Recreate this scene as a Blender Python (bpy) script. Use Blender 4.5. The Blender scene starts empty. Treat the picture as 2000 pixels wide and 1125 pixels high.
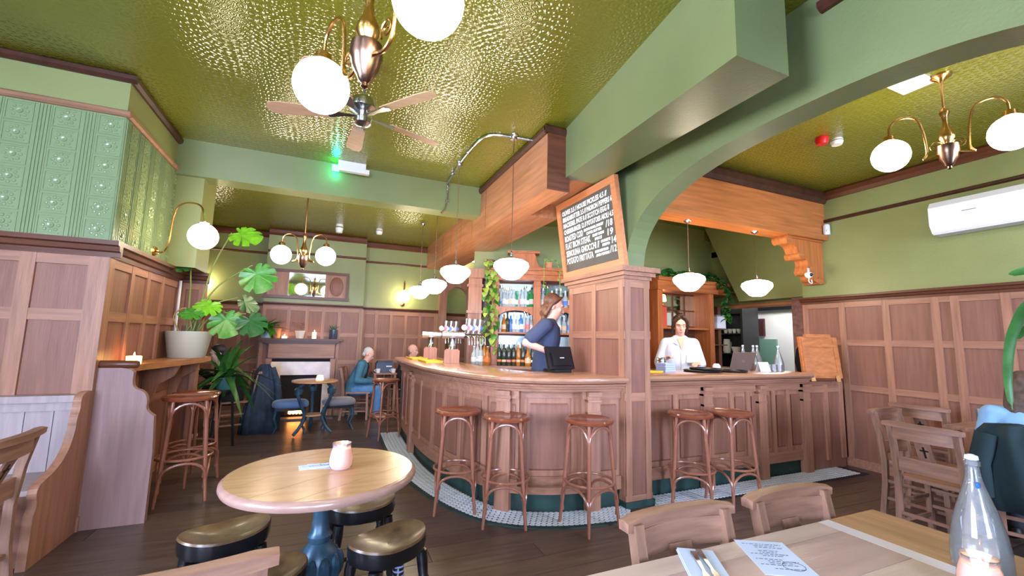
import bpy, math, random
from mathutils import Vector, Matrix
random.seed(7)
PI = math.pi
SC = bpy.context.scene
COL = SC.collection

# ---------------------------------------------------------------- camera
cam = bpy.data.cameras.new('camera'); camo = bpy.data.objects.new('camera', cam); COL.objects.link(camo)
cam.sensor_width = 36.0; cam.sensor_fit = 'HORIZONTAL'; cam.lens = 36.0 * 830.0 / 2000.0
cam.clip_start = 0.02
_R = [[0.9178, 0.0671, 0.3907], [-0.3960, 0.0996, 0.9130], [0.0222, -0.9930, 0.1182]]
_m = Matrix([[_R[i][0], -_R[i][1], -_R[i][2], 0] for i in range(3)] + [[0, 0, 0, 1]])
_q = _m.to_3x3().to_quaternion().normalized()
camo.matrix_world = Matrix.Translation((0, 0, 1.40)) @ _q.to_matrix().to_4x4()
SC.camera = camo

# ---------------------------------------------------------------- world, daylight, exposure
SC.view_settings.view_transform = 'Standard'; SC.view_settings.look = 'None'
SC.view_settings.gamma = 1.0; SC.view_settings.use_curve_mapping = False
SC.view_settings.exposure = 1.42
w = bpy.data.worlds.new('world'); SC.world = w; w.use_nodes = True
w.node_tree.nodes['Background'].inputs[0].default_value = (0.62, 0.76, 1.0, 1)
w.node_tree.nodes['Background'].inputs[1].default_value = 1.0
GLOBE = 14.0        # brightness of the opal lamp glass
def area(name, loc, rot, sx, sy, power, col):
    l = bpy.data.lights.new(name, 'AREA'); l.shape = 'RECTANGLE'; l.size = sx; l.size_y = sy
    l.energy = power; l.color = col
    o = bpy.data.objects.new(name, l); o.location = loc; o.rotation_euler = rot; COL.objects.link(o)
    return o
DAY = (0.66, 0.76, 1.0)
# daylight just outside the street windows (rear wall behind the viewer, and the left hand wall)
for x, e in ((-2.35, 290), (-0.1, 130), (4.2, 230)):
    area('daylight_rear', (x, -2.95, 1.95), (PI / 2, 0, 0), 1.7, 1.9, e, DAY)
area('daylight_side', (-4.05, 0.4, 1.95), (PI / 2, 0, -PI / 2), 2.4, 1.9, 320, DAY)

# ---------------------------------------------------------------- materials
def lin(c): return c / 12.92 if c <= 0.04045 else ((c + 0.055) / 1.055) ** 2.4
def rgb(r, g, b): return (lin(r / 255), lin(g / 255), lin(b / 255), 1)
MATS = {}
def mat(name, col=(0.5, 0.5, 0.5, 1), rough=0.5, metal=0.0, spec=0.5, coat=0.0, noise=None, bump=None, emit=None, trans=0, ior=1.45, sheen=0):
    """principled material; noise=(scale, amount, (sx,sy,sz)) varies the colour, bump=(scale, strength, (sx,sy,sz))"""
    if name in MATS: return MATS[name]
    m = bpy.data.materials.new(name); m.use_nodes = True; nt = m.node_tree; b = nt.nodes['Principled BSDF']
    b.inputs['Base Color'].default_value = col; b.inputs['Roughness'].default_value = rough
    b.inputs['Metallic'].default_value = metal; b.inputs['Specular IOR Level'].default_value = spec
    b.inputs['Coat Weight'].default_value = coat; b.inputs['Coat Roughness'].default_value = 0.15
    b.inputs['IOR'].default_value = ior; b.inputs['Transmission Weight'].default_value = trans
    if sheen: b.inputs['Sheen Weight'].default_value = sheen
    tc = nt.nodes.new('ShaderNodeTexCoord')
    def nz(scale, st, detail=4):
        mp = nt.nodes.new('ShaderNodeMapping'); mp.inputs['Scale'].default_value = st
        nt.links.new(tc.outputs['Object'], mp.inputs[0])
        n = nt.nodes.new('ShaderNodeTexNoise'); n.inputs['Scale'].default_value = scale; n.inputs['Detail'].default_value = detail
        nt.links.new(mp.outputs[0], n.inputs['Vector']); return n
    if noise:
        n = nz(noise[0], noise[2]); cr = nt.nodes.new('ShaderNodeValToRGB'); a = noise[1]
        cr.color_ramp.elements[0].position = 0.3; cr.color_ramp.elements[1].position = 0.7
        cr.color_ramp.elements[0].color = tuple(c * (1 - a) for c in col[:3]) + (1,)
        cr.color_ramp.elements[1].color = tuple(min(1, c * (1 + a)) for c in col[:3]) + (1,)
        nt.links.new(n.outputs['Fac'], cr.inputs[0]); nt.links.new(cr.outputs[0], b.inputs['Base Color'])
    if bump:
        n = nz(bump[0], bump[2], 3); bp = nt.nodes.new('ShaderNodeBump'); bp.inputs['Strength'].default_value = bump[1]
        bp.inputs['Distance'].default_value = 0.01
        nt.links.new(n.outputs['Fac'], bp.inputs['Height']); nt.links.new(bp.outputs[0], b.inputs['Normal'])
    if emit:
        b.inputs['Emission Color'].default_value = emit[0]; b.inputs['Emission Strength'].default_value = emit[1]
    MATS[name] = m; return m
def wood(name, col, axis='z', rough=0.4, a=0.22, spec=0.4, coat=0.0):
    s = {'x': (0.7, 9, 9), 'y': (9, 0.7, 9), 'z': (9, 9, 0.7)}[axis]
    return mat(name, col, rough, 0, spec, coat, noise=(3.2, a, s), bump=(9, 0.12, s))
OAK = rgb(156, 110, 88)
W_Z = wood('oak_upright', OAK, 'z'); W_X = wood('oak_along_x', OAK, 'x'); W_Y = wood('oak_along_y', OAK, 'y')
PAN = wood('oak_panel', rgb(134, 90, 74), 'z', 0.45, 0.14)
DKW = wood('dark_oak', rgb(92, 52, 34), 'x', 0.35); DKWY = wood('dark_oak_y', rgb(92, 52, 34), 'y', 0.35)
DKRAIL = mat('dark_stained_rail', rgb(66, 36, 24), 0.4, noise=(6, 0.3, (2, 2, 2)))
AMB_X = wood('amber_oak_x', rgb(178, 108, 58), 'x', 0.35); AMB_Y = wood('amber_oak_y', rgb(172, 116, 82), 'y', 0.35); AMB_Z = wood('amber_oak_z', rgb(180, 106, 56), 'z', 0.35)
BENT = wood('bentwood', rgb(142, 88, 68), 'z', 0.25, 0.12, 0.5, 0.4); SEATW = wood('bentwood_seat', rgb(122, 62, 42), 'x', 0.2, 0.15, 0.5, 0.5)
CHAIRW = wood('pale_elm', rgb(148, 110, 92), 'x', 0.45, 0.3); CHAIRZ = wood('pale_elm_z', rgb(142, 106, 88), 'z', 0.45, 0.3)
TOPW = wood('pine_top', rgb(176, 134, 96), 'x', 0.25, 0.14, 0.5, 0.2); TOPY = wood('pine_top_y', rgb(176, 134, 100), 'y', 0.25, 0.16, 0.5, 0.3)
TOPL = wood('limed_top', rgb(192, 170, 158), 'x', 0.3, 0.1, 0.5, 0.2)
BARW = wood('bar_top', rgb(170, 124, 98), 'x', 0.22, 0.14, 0.5, 0.4)
PLNK = [wood('floor_plank_%s' % k, c, 'x', 0.32, 0.3, 0.5) for k, c in (('a', rgb(80, 66, 60)), ('b', rgb(72, 58, 54)), ('c', rgb(88, 71, 62)))]
DARK = mat('dark_gap', rgb(20, 16, 16), 0.8)
GREEN = mat('green_paint', rgb(132, 138, 86), 0.38, 0, 0.5, noise=(1.5, 0.08, (1, 1, 1)), bump=(60, 0.12, (1, 1, 1)))
GREENB = mat('green_beam_paint', rgb(114, 124, 82), 0.35, 0, 0.5, noise=(1.5, 0.08, (1, 1, 1)), bump=(60, 0.1, (1, 1, 1)))
LINC = mat('embossed_green', rgb(126, 144, 104), 0.17, 0, 0.6, bump=(45, 0.15, (1, 1, 1)))
PLINTH = mat('teal_plinth', rgb(34, 62, 58), 0.5, noise=(8, 0.3, (1, 1, 1)))
WHITE = mat('white_plastic', rgb(225, 225, 228), 0.4); BLACK = mat('black_plastic', rgb(16, 17, 22), 0.35)
BLKP = mat('black_paint', rgb(18, 17, 20), 0.3, 0, 0.5, 0.3)
BRASS = mat('brass', rgb(196, 150, 92), 0.25, 1.0); STEEL = mat('steel', rgb(190, 192, 198), 0.22, 1.0); BRONZE = mat('bronze', rgb(120, 92, 78), 0.3, 1.0)
IRON = mat('cast_iron', rgb(52, 78, 96), 0.35, 0.3, 0.5, noise=(14, 0.4, (1, 1, 1))); IRONB = mat('black_iron', rgb(22, 24, 30), 0.4, 0.3)
OPAL = mat('opal_glass', (0.9, 0.88, 0.82, 1), 0.2, emit=((1.0, 0.83, 0.60, 1), GLOBE))
FLAME = mat('flame', (1, 0.6, 0.2, 1), 0.5, emit=((1, 0.5, 0.16, 1), 30)); WAX = mat('wax', rgb(240, 214, 196), 0.5, emit=((1.0, 0.55, 0.28, 1), 0.9))
CANDLE = mat('lit_wax', rgb(255, 220, 170), 0.5, emit=((1.0, 0.50, 0.15, 1), 4.0))
PINKJ = mat('pink_jar_wax', rgb(222, 168, 156), 0.35, emit=((1.0, 0.45, 0.3, 1), 0.18))
MARBLE = mat('marble', rgb(222, 206, 206), 0.3, noise=(7, 0.15, (1, 1, 1)))
SKIN = mat('skin', rgb(226, 170, 148), 0.5); SKINP = mat('skin_pale', rgb(232, 176, 160), 0.5)
LEAF = mat('leaf', rgb(66, 132, 44), 0.35, noise=(9, 0.3, (1, 1, 1))); LEAFD = mat('leaf_dark', rgb(40, 92, 40), 0.35, noise=(9, 0.3, (1, 1, 1)))
LEAFY = mat('leaf_lime', rgb(160, 190, 84), 0.4, noise=(9, 0.25, (1, 1, 1))); LEAFS = mat('leaf_strap', rgb(56, 104, 46), 0.35, noise=(12, 0.35, (1, 1, 1)))
STEMM = mat('stem', rgb(120, 132, 60), 0.5); SOIL = mat('soil', rgb(50, 36, 28), 0.9)
PAPER = mat('paper', rgb(196, 210, 238), 0.6); INK = mat('ink', rgb(60, 66, 100), 0.7); CHALK = mat('chalk', rgb(238, 238, 232), 0.8); SLATE = mat('slate', rgb(76, 74, 70), 0.6, noise=(3, 0.2, (1, 1, 1)))
YEL = mat('bar_mat_yellow', rgb(240, 190, 50), 0.7)
def glass(name, col, alpha=0.75, rough=0.05):
    """thin clear glass: tinted transparency mixed with a sharp reflection"""
    if name in MATS: return MATS[name]
    m = bpy.data.materials.new(name); m.use_nodes = True; nt = m.node_tree; nt.nodes.remove(nt.nodes['Principled BSDF'])
    out = nt.nodes['Material Output']; t = nt.nodes.new('ShaderNodeBsdfTransparent'); t.inputs[0].default_value = col
    g = nt.nodes.new('ShaderNodeBsdfGlossy'); g.inputs['Roughness'].default_value = rough
    d = nt.nodes.new('ShaderNodeBsdfDiffuse'); d.inputs[0].default_value = col
    fr = nt.nodes.new('ShaderNodeLayerWeight'); fr.inputs[0].default_value = 0.35
    mx = nt.nodes.new('ShaderNodeMixShader'); mx.inputs[0].default_value = alpha
    nt.links.new(d.outputs[0], mx.inputs[1]); nt.links.new(t.outputs[0], mx.inputs[2])
    m2 = nt.nodes.new('ShaderNodeMixShader'); nt.links.new(fr.outputs['Fresnel'], m2.inputs[0])
    nt.links.new(mx.outputs[0], m2.inputs[1]); nt.links.new(g.outputs[0], m2.inputs[2]); nt.links.new(m2.outputs[0], out.inputs[0])
    MATS[name] = m; return m
CLEAR = glass('clear_glass', (0.92, 0.95, 0.98, 1), 0.85); PANE = glass('window_pane', (0.95, 0.97, 1, 1), 0.97)
MIRROR = mat('mirror_glass', (0.9, 0.92, 0.92, 1), 0.03, 1.0)
def ceil_mat():
    m = bpy.data.materials.new('embossed_ceiling_paint'); m.use_nodes = True; nt = m.node_tree; b = nt.nodes['Principled BSDF']
    b.inputs['Base Color'].default_value = rgb(112, 112, 28); b.inputs['Roughness'].default_value = 0.14; b.inputs['Specular IOR Level'].default_value = 1.0
    tc = nt.nodes.new('ShaderNodeTexCoord'); 
    v = nt.nodes.new('ShaderNodeTexVoronoi'); v.inputs['Scale'].default_value = 19; v.inputs['Randomness'].default_value = 0.35
    v2 = nt.nodes.new('ShaderNodeTexVoronoi'); v2.inputs['Scale'].default_value = 5; v2.inputs['Randomness'].default_value = 0.0; v2.feature = 'DISTANCE_TO_EDGE'
    n = nt.nodes.new('ShaderNodeTexNoise'); n.inputs['Scale'].default_value = 5; n.inputs['Detail'].default_value = 2
    for q in (v, v2, n): nt.links.new(tc.outputs['Object'], q.inputs['Vector'])
    s = nt.nodes.new('ShaderNodeMath'); s.operation = 'MULTIPLY'; s.inputs[1].default_value = 35; nt.links.new(v.outputs['Distance'], s.inputs[0])
    sn = nt.nodes.new('ShaderNodeMath'); sn.operation = 'SINE'; s2 = nt.nodes.new('ShaderNodeMath'); s2.operation = 'MULTIPLY'; s2.inputs[1].default_value = 14
    nt.links.new(v.outputs['Distance'], s2.inputs[0]); nt.links.new(s2.outputs[0], sn.inputs[0])
    ad = nt.nodes.new('ShaderNodeMath'); ad.operation = 'ADD'; nt.links.new(sn.outputs[0], ad.inputs[0]); nt.links.new(n.outputs['Fac'], ad.inputs[1])
    ad2 = nt.nodes.new('ShaderNodeMath'); ad2.operation = 'ADD'; nt.links.new(ad.outputs[0], ad2.inputs[0]); nt.links.new(v2.outputs['Distance'], ad2.inputs[1])
    bp = nt.nodes.new('ShaderNodeBump'); bp.inputs['Strength'].default_value = 0.18; bp.inputs['Distance'].default_value = 0.006
    nt.links.new(ad2.outputs[0], bp.inputs['Height']); nt.links.new(bp.outputs[0], b.inputs['Normal'])
    MATS['ceil'] = m; return m
CEILM = ceil_mat()

# ---------------------------------------------------------------- mesh helpers
class MB:
    def __init__(s): s.v = []; s.f = []
    def add(s, vs, fs):
        o = len(s.v); s.v += [tuple(p) for p in vs]; s.f += [tuple(i + o for i in f) for f in fs]; return s
    def box(s, a, b, M=None):
        x0, y0, z0 = a; x1, y1, z1 = b
        vs = [Vector(p) for p in ((x0, y0, z0), (x1, y0, z0), (x1, y1, z0), (x0, y1, z0), (x0, y0, z1), (x1, y0, z1), (x1, y1, z1), (x0, y1, z1))]
        if M: vs = [M @ p for p in vs]
        return s.add(vs, [(3, 2, 1, 0), (4, 5, 6, 7), (0, 1, 5, 4), (1, 2, 6, 5), (2, 3, 7, 6), (3, 0, 4, 7)])
    def bar(s, p, q, wx, wz, up=(0, 0, 1)):
        p = Vector(p); q = Vector(q); d = (q - p).normalized(); u = Vector(up)
        if abs(d.dot(u)) > 0.98: u = Vector((0, 1, 0))
        sx = d.cross(u).normalized() * wx / 2; sz = sx.normalized().cross(d).normalized() * wz / 2
        vs = [c + a * sx + b * sz for c in (p, q) for a, b in ((-1, -1), (1, -1), (1, 1), (-1, 1))]
        return s.add(vs, [(3, 2, 1, 0), (4, 5, 6, 7), (0, 1, 5, 4), (1, 2, 6, 5), (2, 3, 7, 6), (3, 0, 4, 7)])
    def cone(s, p, q, r0, r1, n=12, cap=True):
        p = Vector(p); q = Vector(q); d = (q - p); d = d.normalized() if d.length > 1e-9 else Vector((0, 0, 1))
        a = d.orthogonal().normalized(); b = d.cross(a); vs = []
        for c, r in ((p, r0), (q, r1)):
            vs += [c + (a * math.cos(2 * PI * i / n) + b * math.sin(2 * PI * i / n)) * r for i in range(n)]
        fs = [(i, (i + 1) % n, n + (i + 1) % n, n + i) for i in range(n)]
        if cap: fs += [tuple(range(n - 1, -1, -1)), tuple(range(n, 2 * n))]
        return s.add(vs, fs)
    def tube(s, pts, r, n=8, cap=True, closed=False):
        pts = [Vector(p) for p in pts]; k = len(pts); rr = r if isinstance(r, (list, tuple)) else [r] * k
        vs = []; a = None
        for i, p in enumerate(pts):
            d = (pts[(i + 1) % k] - pts[i - 1]) if closed else (pts[min(i + 1, k - 1)] - pts[max(i - 1, 0)])
            d = d.normalized()
            a = d.orthogonal().normalized() if a is None else (a - d * a.dot(d)).normalized()
            b = d.cross(a)
            vs += [p + (a * math.cos(2 * PI * j / n) + b * math.sin(2 * PI * j / n)) * rr[i] for j in range(n)]
        fs = []
        for i in range(k if closed else k - 1):
            o = i * n; q = ((i + 1) % k) * n
            fs += [(o + j, o + (j + 1) % n, q + (j + 1) % n, q + j) for j in range(n)]
        if cap and not closed: fs += [tuple(range(n - 1, -1, -1)), tuple(range((k - 1) * n, k * n))]
        return s.add(vs, fs)
    def lathe(s, prof, c=(0, 0, 0), n=20, M=None, cap=True):
        c = Vector(c); vs = []; k = len(prof)
        for r, z in prof:
            for i in range(n):
                p = Vector((r * math.cos(2 * PI * i / n), r * math.sin(2 * PI * i / n), z))
                vs.append((M @ p if M else p) + c)
        fs = [(j * n + i, j * n + (i + 1) % n, (j + 1) * n + (i + 1) % n, (j + 1) * n + i) for j in range(k - 1) for i in range(n)]
        if cap: fs += [tuple(range(n - 1, -1, -1)), tuple(range((k - 1) * n, k * n))]
        return s.add(vs, fs)
    def ball(s, c, r, n=14, m=8, M=None):
        rx, ry, rz = r if isinstance(r, (tuple, list)) else (r, r, r); c = Vector(c)
        T = lambda p: (M @ Vector(p) if M else Vector(p)) + c
        vs = [T((0, 0, -rz))]
        for j in range(1, m):
            t = -PI / 2 + PI * j / m
            vs += [T((rx * math.cos(t) * math.cos(2 * PI * i / n), ry * math.cos(t) * math.sin(2 * PI * i / n), rz * math.sin(t))) for i in range(n)]
        vs.append(T((0, 0, rz))); fs = []
        for i in range(n):
            fs.append((0, 1 + (i + 1) % n, 1 + i))
            for j in range(m - 2):
                o = 1 + j * n; fs.append((o + i, o + (i + 1) % n, o + n + (i + 1) % n, o + n + i))
            o = 1 + (m - 2) * n; fs.append((o + i, o + (i + 1) % n, len(vs) - 1))
        return s.add(vs, fs)
    def loft(s, rings, cap=True):
        n = len(rings[0]); vs = [p for r in rings for p in r]
        fs = [(j * n + i, j * n + (i + 1) % n, (j + 1) * n + (i + 1) % n, (j + 1) * n + i) for j in range(len(rings) - 1) for i in range(n)]
        if cap: fs += [tuple(range(n - 1, -1, -1)), tuple(range((len(rings) - 1) * n, len(rings) * n))]
        return s.add(vs, fs)
    def prism(s, poly, M, d):
        """polygon in the local xy plane pushed d along local z; M places it"""
        n = len(poly); vs = [M @ Vector((x, y, 0)) for x, y in poly] + [M @ Vector((x, y, d)) for x, y in poly]
        return s.add(vs, [tuple(range(n - 1, -1, -1)), tuple(range(n, 2 * n))] + [(i, (i + 1) % n, n + (i + 1) % n, n + i) for i in range(n)])
    def mesh(s, name, smooth=True, ang=0.7):
        me = bpy.data.meshes.new(name); me.from_pydata([tuple(p) for p in s.v], [], s.f); me.validate(); me.update()
        if smooth: me.shade_smooth(); me.set_sharp_from_angle(angle=ang)
        return me
    def build(s, name, m, parent=None, smooth=True, ang=0.7, kind=None):
        return link(name, s.mesh(name, smooth, ang), m, parent, kind)
def link(name, me, m=None, parent=None, kind=None):
    if m is not None and not me.materials: me.materials.append(m)
    o = bpy.data.objects.new(name, me); COL.objects.link(o)
    if parent: o.parent = parent
    if kind: o['kind'] = kind
    return o
def tag(o, label, cat, group=None, kind=None):
    o['label'] = label
    if cat: o['category'] = cat
    if group: o['group'] = group
    if kind: o['kind'] = kind
    return o
def thing(name, label, cat, loc=(0, 0, 0), rz=0.0, group=None):
    o = bpy.data.objects.new(name, None); COL.objects.link(o); o.empty_display_size = 0.1
    o.location = loc; o.rotation_euler = (0, 0, rz)
    return tag(o, label, cat, group)
def struct(o, label, cat=None): o['kind'] = 'structure'; o['label'] = label; return o
def copy_tree(o, parent=None):
    c = o.copy(); COL.objects.link(c); c.parent = parent
    for ch in list(o.children): copy_tree(ch, c)
    return c
def copy_at(root, loc, rz=0.0, label=None, sc=None):
    c = copy_tree(root); c.location = loc; c.rotation_euler = (0, 0, rz)
    if label: c['label'] = label
    if sc: c.scale = (sc, sc, sc)
    return c
def frame(o, x, y, z=None):
    """matrix with origin o and local axes x, y (z = x cross y)"""
    x = Vector(x).normalized(); y = Vector(y).normalized(); z = x.cross(y)
    return Matrix([[x[i], y[i], z[i], o[i]] for i in range(3)] + [[0, 0, 0, 1]])
def catmull(P, k=8):
    P = [Vector(p) for p in P]; P = [2 * P[0] - P[1]] + P + [2 * P[-1] - P[-2]]; out = []
    for i in range(1, len(P) - 2):
        a, b, c, d = P[i - 1:i + 3]
        for j in range(k):
            t = j / k
            out.append(0.5 * ((2 * b) + (c - a) * t + (2 * a - 5 * b + 4 * c - d) * t * t + (3 * b - a - 3 * c + d) * t ** 3))
    return out + [P[-2]]
def chaikin(P, it=2):
    for _ in range(it):
        Q = []
        for i, (x, y) in enumerate(P):
            x2, y2 = P[(i + 1) % len(P)]
            if math.hypot(x2 - x, y2 - y) > 0.25: Q += [(x, y), (x2, y2)] if not Q or Q[-1] != (x, y) else [(x2, y2)]
            else: Q += [(x * 0.75 + x2 * 0.25, y * 0.75 + y2 * 0.25), (x * 0.25 + x2 * 0.75, y * 0.25 + y2 * 0.75)]
        P = Q
    out = []
    for p in P:
        if not out or math.hypot(p[0] - out[-1][0], p[1] - out[-1][1]) > 1e-5: out.append(p)
    if math.hypot(out[0][0] - out[-1][0], out[0][1] - out[-1][1]) < 1e-5: out.pop()
    return out
_share = {}
def shared(key, fn):
    if key not in _share: _share[key] = fn()
    return _share[key]
ORD = ['leftmost', 'second', 'third', 'fourth', 'fifth', 'sixth', 'seventh', 'eighth', 'ninth', 'tenth', 'eleventh', 'twelfth', 'thirteenth', 'fourteenth', 'fifteenth', 'sixteenth', 'seventeenth', 'eighteenth', 'nineteenth', 'twentieth']
def nth(i): return 'leftmost' if i == 0 else ORD[i] + ' from left'
# ================================================================ THE SETTING
CE = 3.38; CB = 3.20
Z = Vector((0, 0, 1))
def box_struct(name, a, b, m, label): return struct(MB().box(a, b).build(name, m, smooth=False), label)
floor = box_struct('floor', (-4.2, -2.6, -0.12), (9.5, 9.6, -0.012), DARK, 'dark worn wooden floorboards of the pub')
def plank(L, m, i):
    me = MB().box((0, 0, -0.012), (L - 0.004, 0.176, 0)).mesh('plank', False); me.materials.append(m); return me
y = -2.6; r = 0
while y < 8.5:
    x = -3.6 - (0.9 * r) % 2.3
    while x < 6.2:
        L = (3.0, 2.4, 3.4)[(r + int(x * 3)) % 3]
        if y > 0.6 or True:
            k = random.randrange(3)
            o = link('plank', shared(('plank', L, k), lambda: plank(L, PLNK[k], 0)), None, floor); o.location = (x, y, 0)
        x += L
    y += 0.18; r += 1
box_struct('ceiling', (-3.8, -2.8, CE), (6.3, 5.45, CE + 0.12), CEILM, 'glossy embossed olive green ceiling')
box_struct('ceiling_back', (-3.4, 5.45, CB), (6.6, 9.6, CB + 0.3), CEILM, 'lower olive green ceiling of the fireplace room')

def wainscot(parent, P0, u, n, xs, zs, sw=0.07, rw=0.075, proud=0.022, ends=None, pm=None, sm=None, rm=None):
    """stiles centred on xs, rails centred on zs, one recessed panel in every field"""
    P0 = Vector(P0); u = Vector(u).normalized(); n = Vector(n).normalized()
    M = frame(P0, u, Z); s = 1 if M.to_3x3().col[2].dot(n) > 0 else -1
    def pc(name, x0, x1, z0, z1, t0, t1, m):
        a = [(x0, z0), (x1, z0), (x1, z1), (x0, z1)]
        q = MB(); vs = [P0 + u * x + Z * z + n * t for t in (t0, t1) for x, z in a]
        b = 0.006
        q.add(vs, [(3, 2, 1, 0), (4, 5, 6, 7), (0, 1, 5, 4), (1, 2, 6, 5), (2, 3, 7, 6), (3, 0, 4, 7)])
        q.build(name, m, parent, smooth=False)
    x0, x1 = ends or (xs[0] - sw / 2, xs[-1] + sw / 2)
    for x in xs: pc('stile', x - sw / 2, x + sw / 2, zs[0] - rw / 2, zs[-1] + rw / 2, 0, proud, sm or W_Z)
    for z in zs: pc('rail', x0, x1, z - rw / 2, z + rw / 2, 0, proud - 0.003, rm or (W_X if abs(u.x) > 0.7 else W_Y))
    for i in range(len(xs) - 1):
        for j in range(len(zs) - 1):
            pc('panel', xs[i] + sw / 2 + 0.001, xs[i + 1] - sw / 2 - 0.001, zs[j] + rw / 2 + 0.001, zs[j + 1] - rw / 2 - 0.001, 0, 0.006, pm or PAN)
def moulding(name, parent, P0, P1, n, prof, m):
    """prof: (out, z) outline swept from P0 to P1; n is the outward normal"""
    P0 = Vector(P0); P1 = Vector(P1); n = Vector(n).normalized()
    return MB().loft([[P + n * t + Z * z for t, z in prof] for P in (P0, P1)]).build(name, m, parent, smooth=False)
def capprof(z0, z1, out):
    h = z1 - z0
    return [(0, z0), (out * 0.35, z0), (out * 0.35, z0 + h * 0.3), (out * 0.6, z0 + h * 0.38), (out * 0.7, z0 + h * 0.65), (out, z0 + h * 0.72), (out, z1), (0, z1)]
def railprof(z0, z1, out):
    h = z1 - z0
    return [(0, z0), (out * 0.5, z0), (out, z0 + h * 0.3), (out, z0 + h * 0.75), (out * 0.6, z1), (0, z1)]

# ---- left partition block with panelling, dado cap, embossed paper, rails
PX, PY = -1.54, 4.05
part = box_struct('wall_partition', (-3.8, PY, 0), (PX, 5.75, CE), GREEN, 'panelled partition with embossed green paper above, left of the room')
wainscot(part, (0, PY, 0), (1, 0, 0), (0, -1, 0), [-3.44, -3.07, -2.70, -2.33, -1.96, -1.59], [0.05, 0.905, 1.497, 1.90], 0.085, 0.08)
wainscot(part, (PX, 0, 0), (0, 1, 0), (1, 0, 0), [4.10, 4.475, 4.82, 5.185, 5.69], [0.05, 0.75, 1.497, 1.90], 0.062, 0.075)
moulding('dado_cap', part, (-3.6, PY, 0), (PX + 0.085, PY, 0), (0, -1, 0), capprof(1.93, 2.05, 0.085), DKW)
moulding('dado_cap', part, (PX, PY, 0), (PX, 5.75, 0), (1, 0, 0), capprof(1.93, 2.05, 0.085), DKWY)
moulding('picture_rail', part, (-3.6, PY, 0), (PX + 0.03, PY, 0), (0, -1, 0), railprof(3.03, 3.08, 0.03), wood('rail_tan', rgb(150, 110, 84), 'x'))
moulding('picture_rail', part, (PX, PY, 0), (PX, 5.2, 0), (1, 0, 0), railprof(3.03, 3.08, 0.03), MATS['rail_tan'])
moulding('ceiling_rail', part, (-3.6, PY, 0), (PX + 0.04, PY, 0), (0, -1, 0), railprof(3.31, CE - 0.002, 0.04), DKRAIL)
moulding('ceiling_rail', part, (PX, PY, 0), (PX, 5.2, 0), (1, 0, 0), railprof(3.31, CE - 0.002, 0.04), DKRAIL)
def emboss_tile():
    q = MB(); w, h = 0.165, 0.160
    q.box((0, 0, 0), (w, h, 0.003))
    for a, b in (((0.006, 0.006), (w - 0.006, 0.014)), ((0.006, h - 0.014), (w - 0.006, h - 0.006)), ((0.006, 0.014), (0.014, h - 0.014)), ((w - 0.014, 0.014), (w - 0.006, h - 0.014))):
        q.box((a[0], a[1], 0.003), (b[0], b[1], 0.008))
    q.lathe([(0.020, 0.003), (0.018, 0.009), (0.006, 0.006), (0.002, 0.010)], (w / 2, h / 2, 0), 12)
    for k in range(8):
        t = k * PI / 4; q.ball((w / 2 + 0.042 * math.cos(t), h / 2 + 0.042 * math.sin(t), 0.003), (0.013, 0.013, 0.006), 6, 4)
    q.box((0.035, 0.022, 0.003), (w - 0.035, 0.028, 0.007)); q.box((0.035, h - 0.028, 0.003), (w - 0.035, h - 0.022, 0.007))
    me = q.mesh('embossed_tile', True, 0.5); me.materials.append(LINC); return me
def flute_strip():
    q = MB(); q.box((0, 0, 0), (0.088, 0.97, 0.003))
    for k in range(4): q.box((0.010 + k * 0.019, 0.004, 0.003), (0.021 + k * 0.019, 0.966, 0.010))
    me = q.mesh('fluted_strip', False); me.materials.append(LINC); return me
TILE = emboss_tile(); FLUTE = flute_strip()
def paper(u, n, base, cols):
    M0 = frame((0, 0, 0), u, Z)
    for c in range(cols):
        p = Vector(base) + Vector(u) * (c * 0.255)
        o = link('fluted_strip', FLUTE, None, part); o.matrix_world = frame(p + Z * 2.055 + Vector(n) * 0.0, u, Z)
        for k in range(6):
            o = link('embossed_tile', TILE, None, part); o.matrix_world = frame(p + Vector(u) * 0.090 + Z * (2.055 + k * 0.162), u, Z)
paper((1, 0, 0), (0, -1, 0), (-2.815, PY, 0), 5)
paper((0, 1, 0), (1, 0, 0), (PX, PY + 0.0, 0), 5)
MB().box((PX - 0.03, PY - 0.024, 0), (PX + 0.024, PY + 0.05, 1.93)).build('corner_post', W_Z, part, False)
# pier at the far end of the partition carrying the cross beam
pier = box_struct('pier', (PX, 5.26, 2.05), (-1.30, 5.75, CE), GREEN, 'green painted pier under the cross beam beside the partition')
pb = box_struct('wall_pier_base', (PX, 5.75, 0), (-1.30, 5.84, 2.0), W_Z, 'oak panelled base of the pier behind the big plant pot')
wainscot(pb, (0, 5.75, 0), (1, 0, 0), (0, -1, 0), [-1.50, -1.33], [0.05, 1.497, 1.90], 0.05, 0.075)
moulding('dado_cap', pb, (PX, 5.75, 0), (-1.27, 5.75, 0), (0, -1, 0), capprof(1.93, 2.05, 0.08), DKW)

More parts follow.
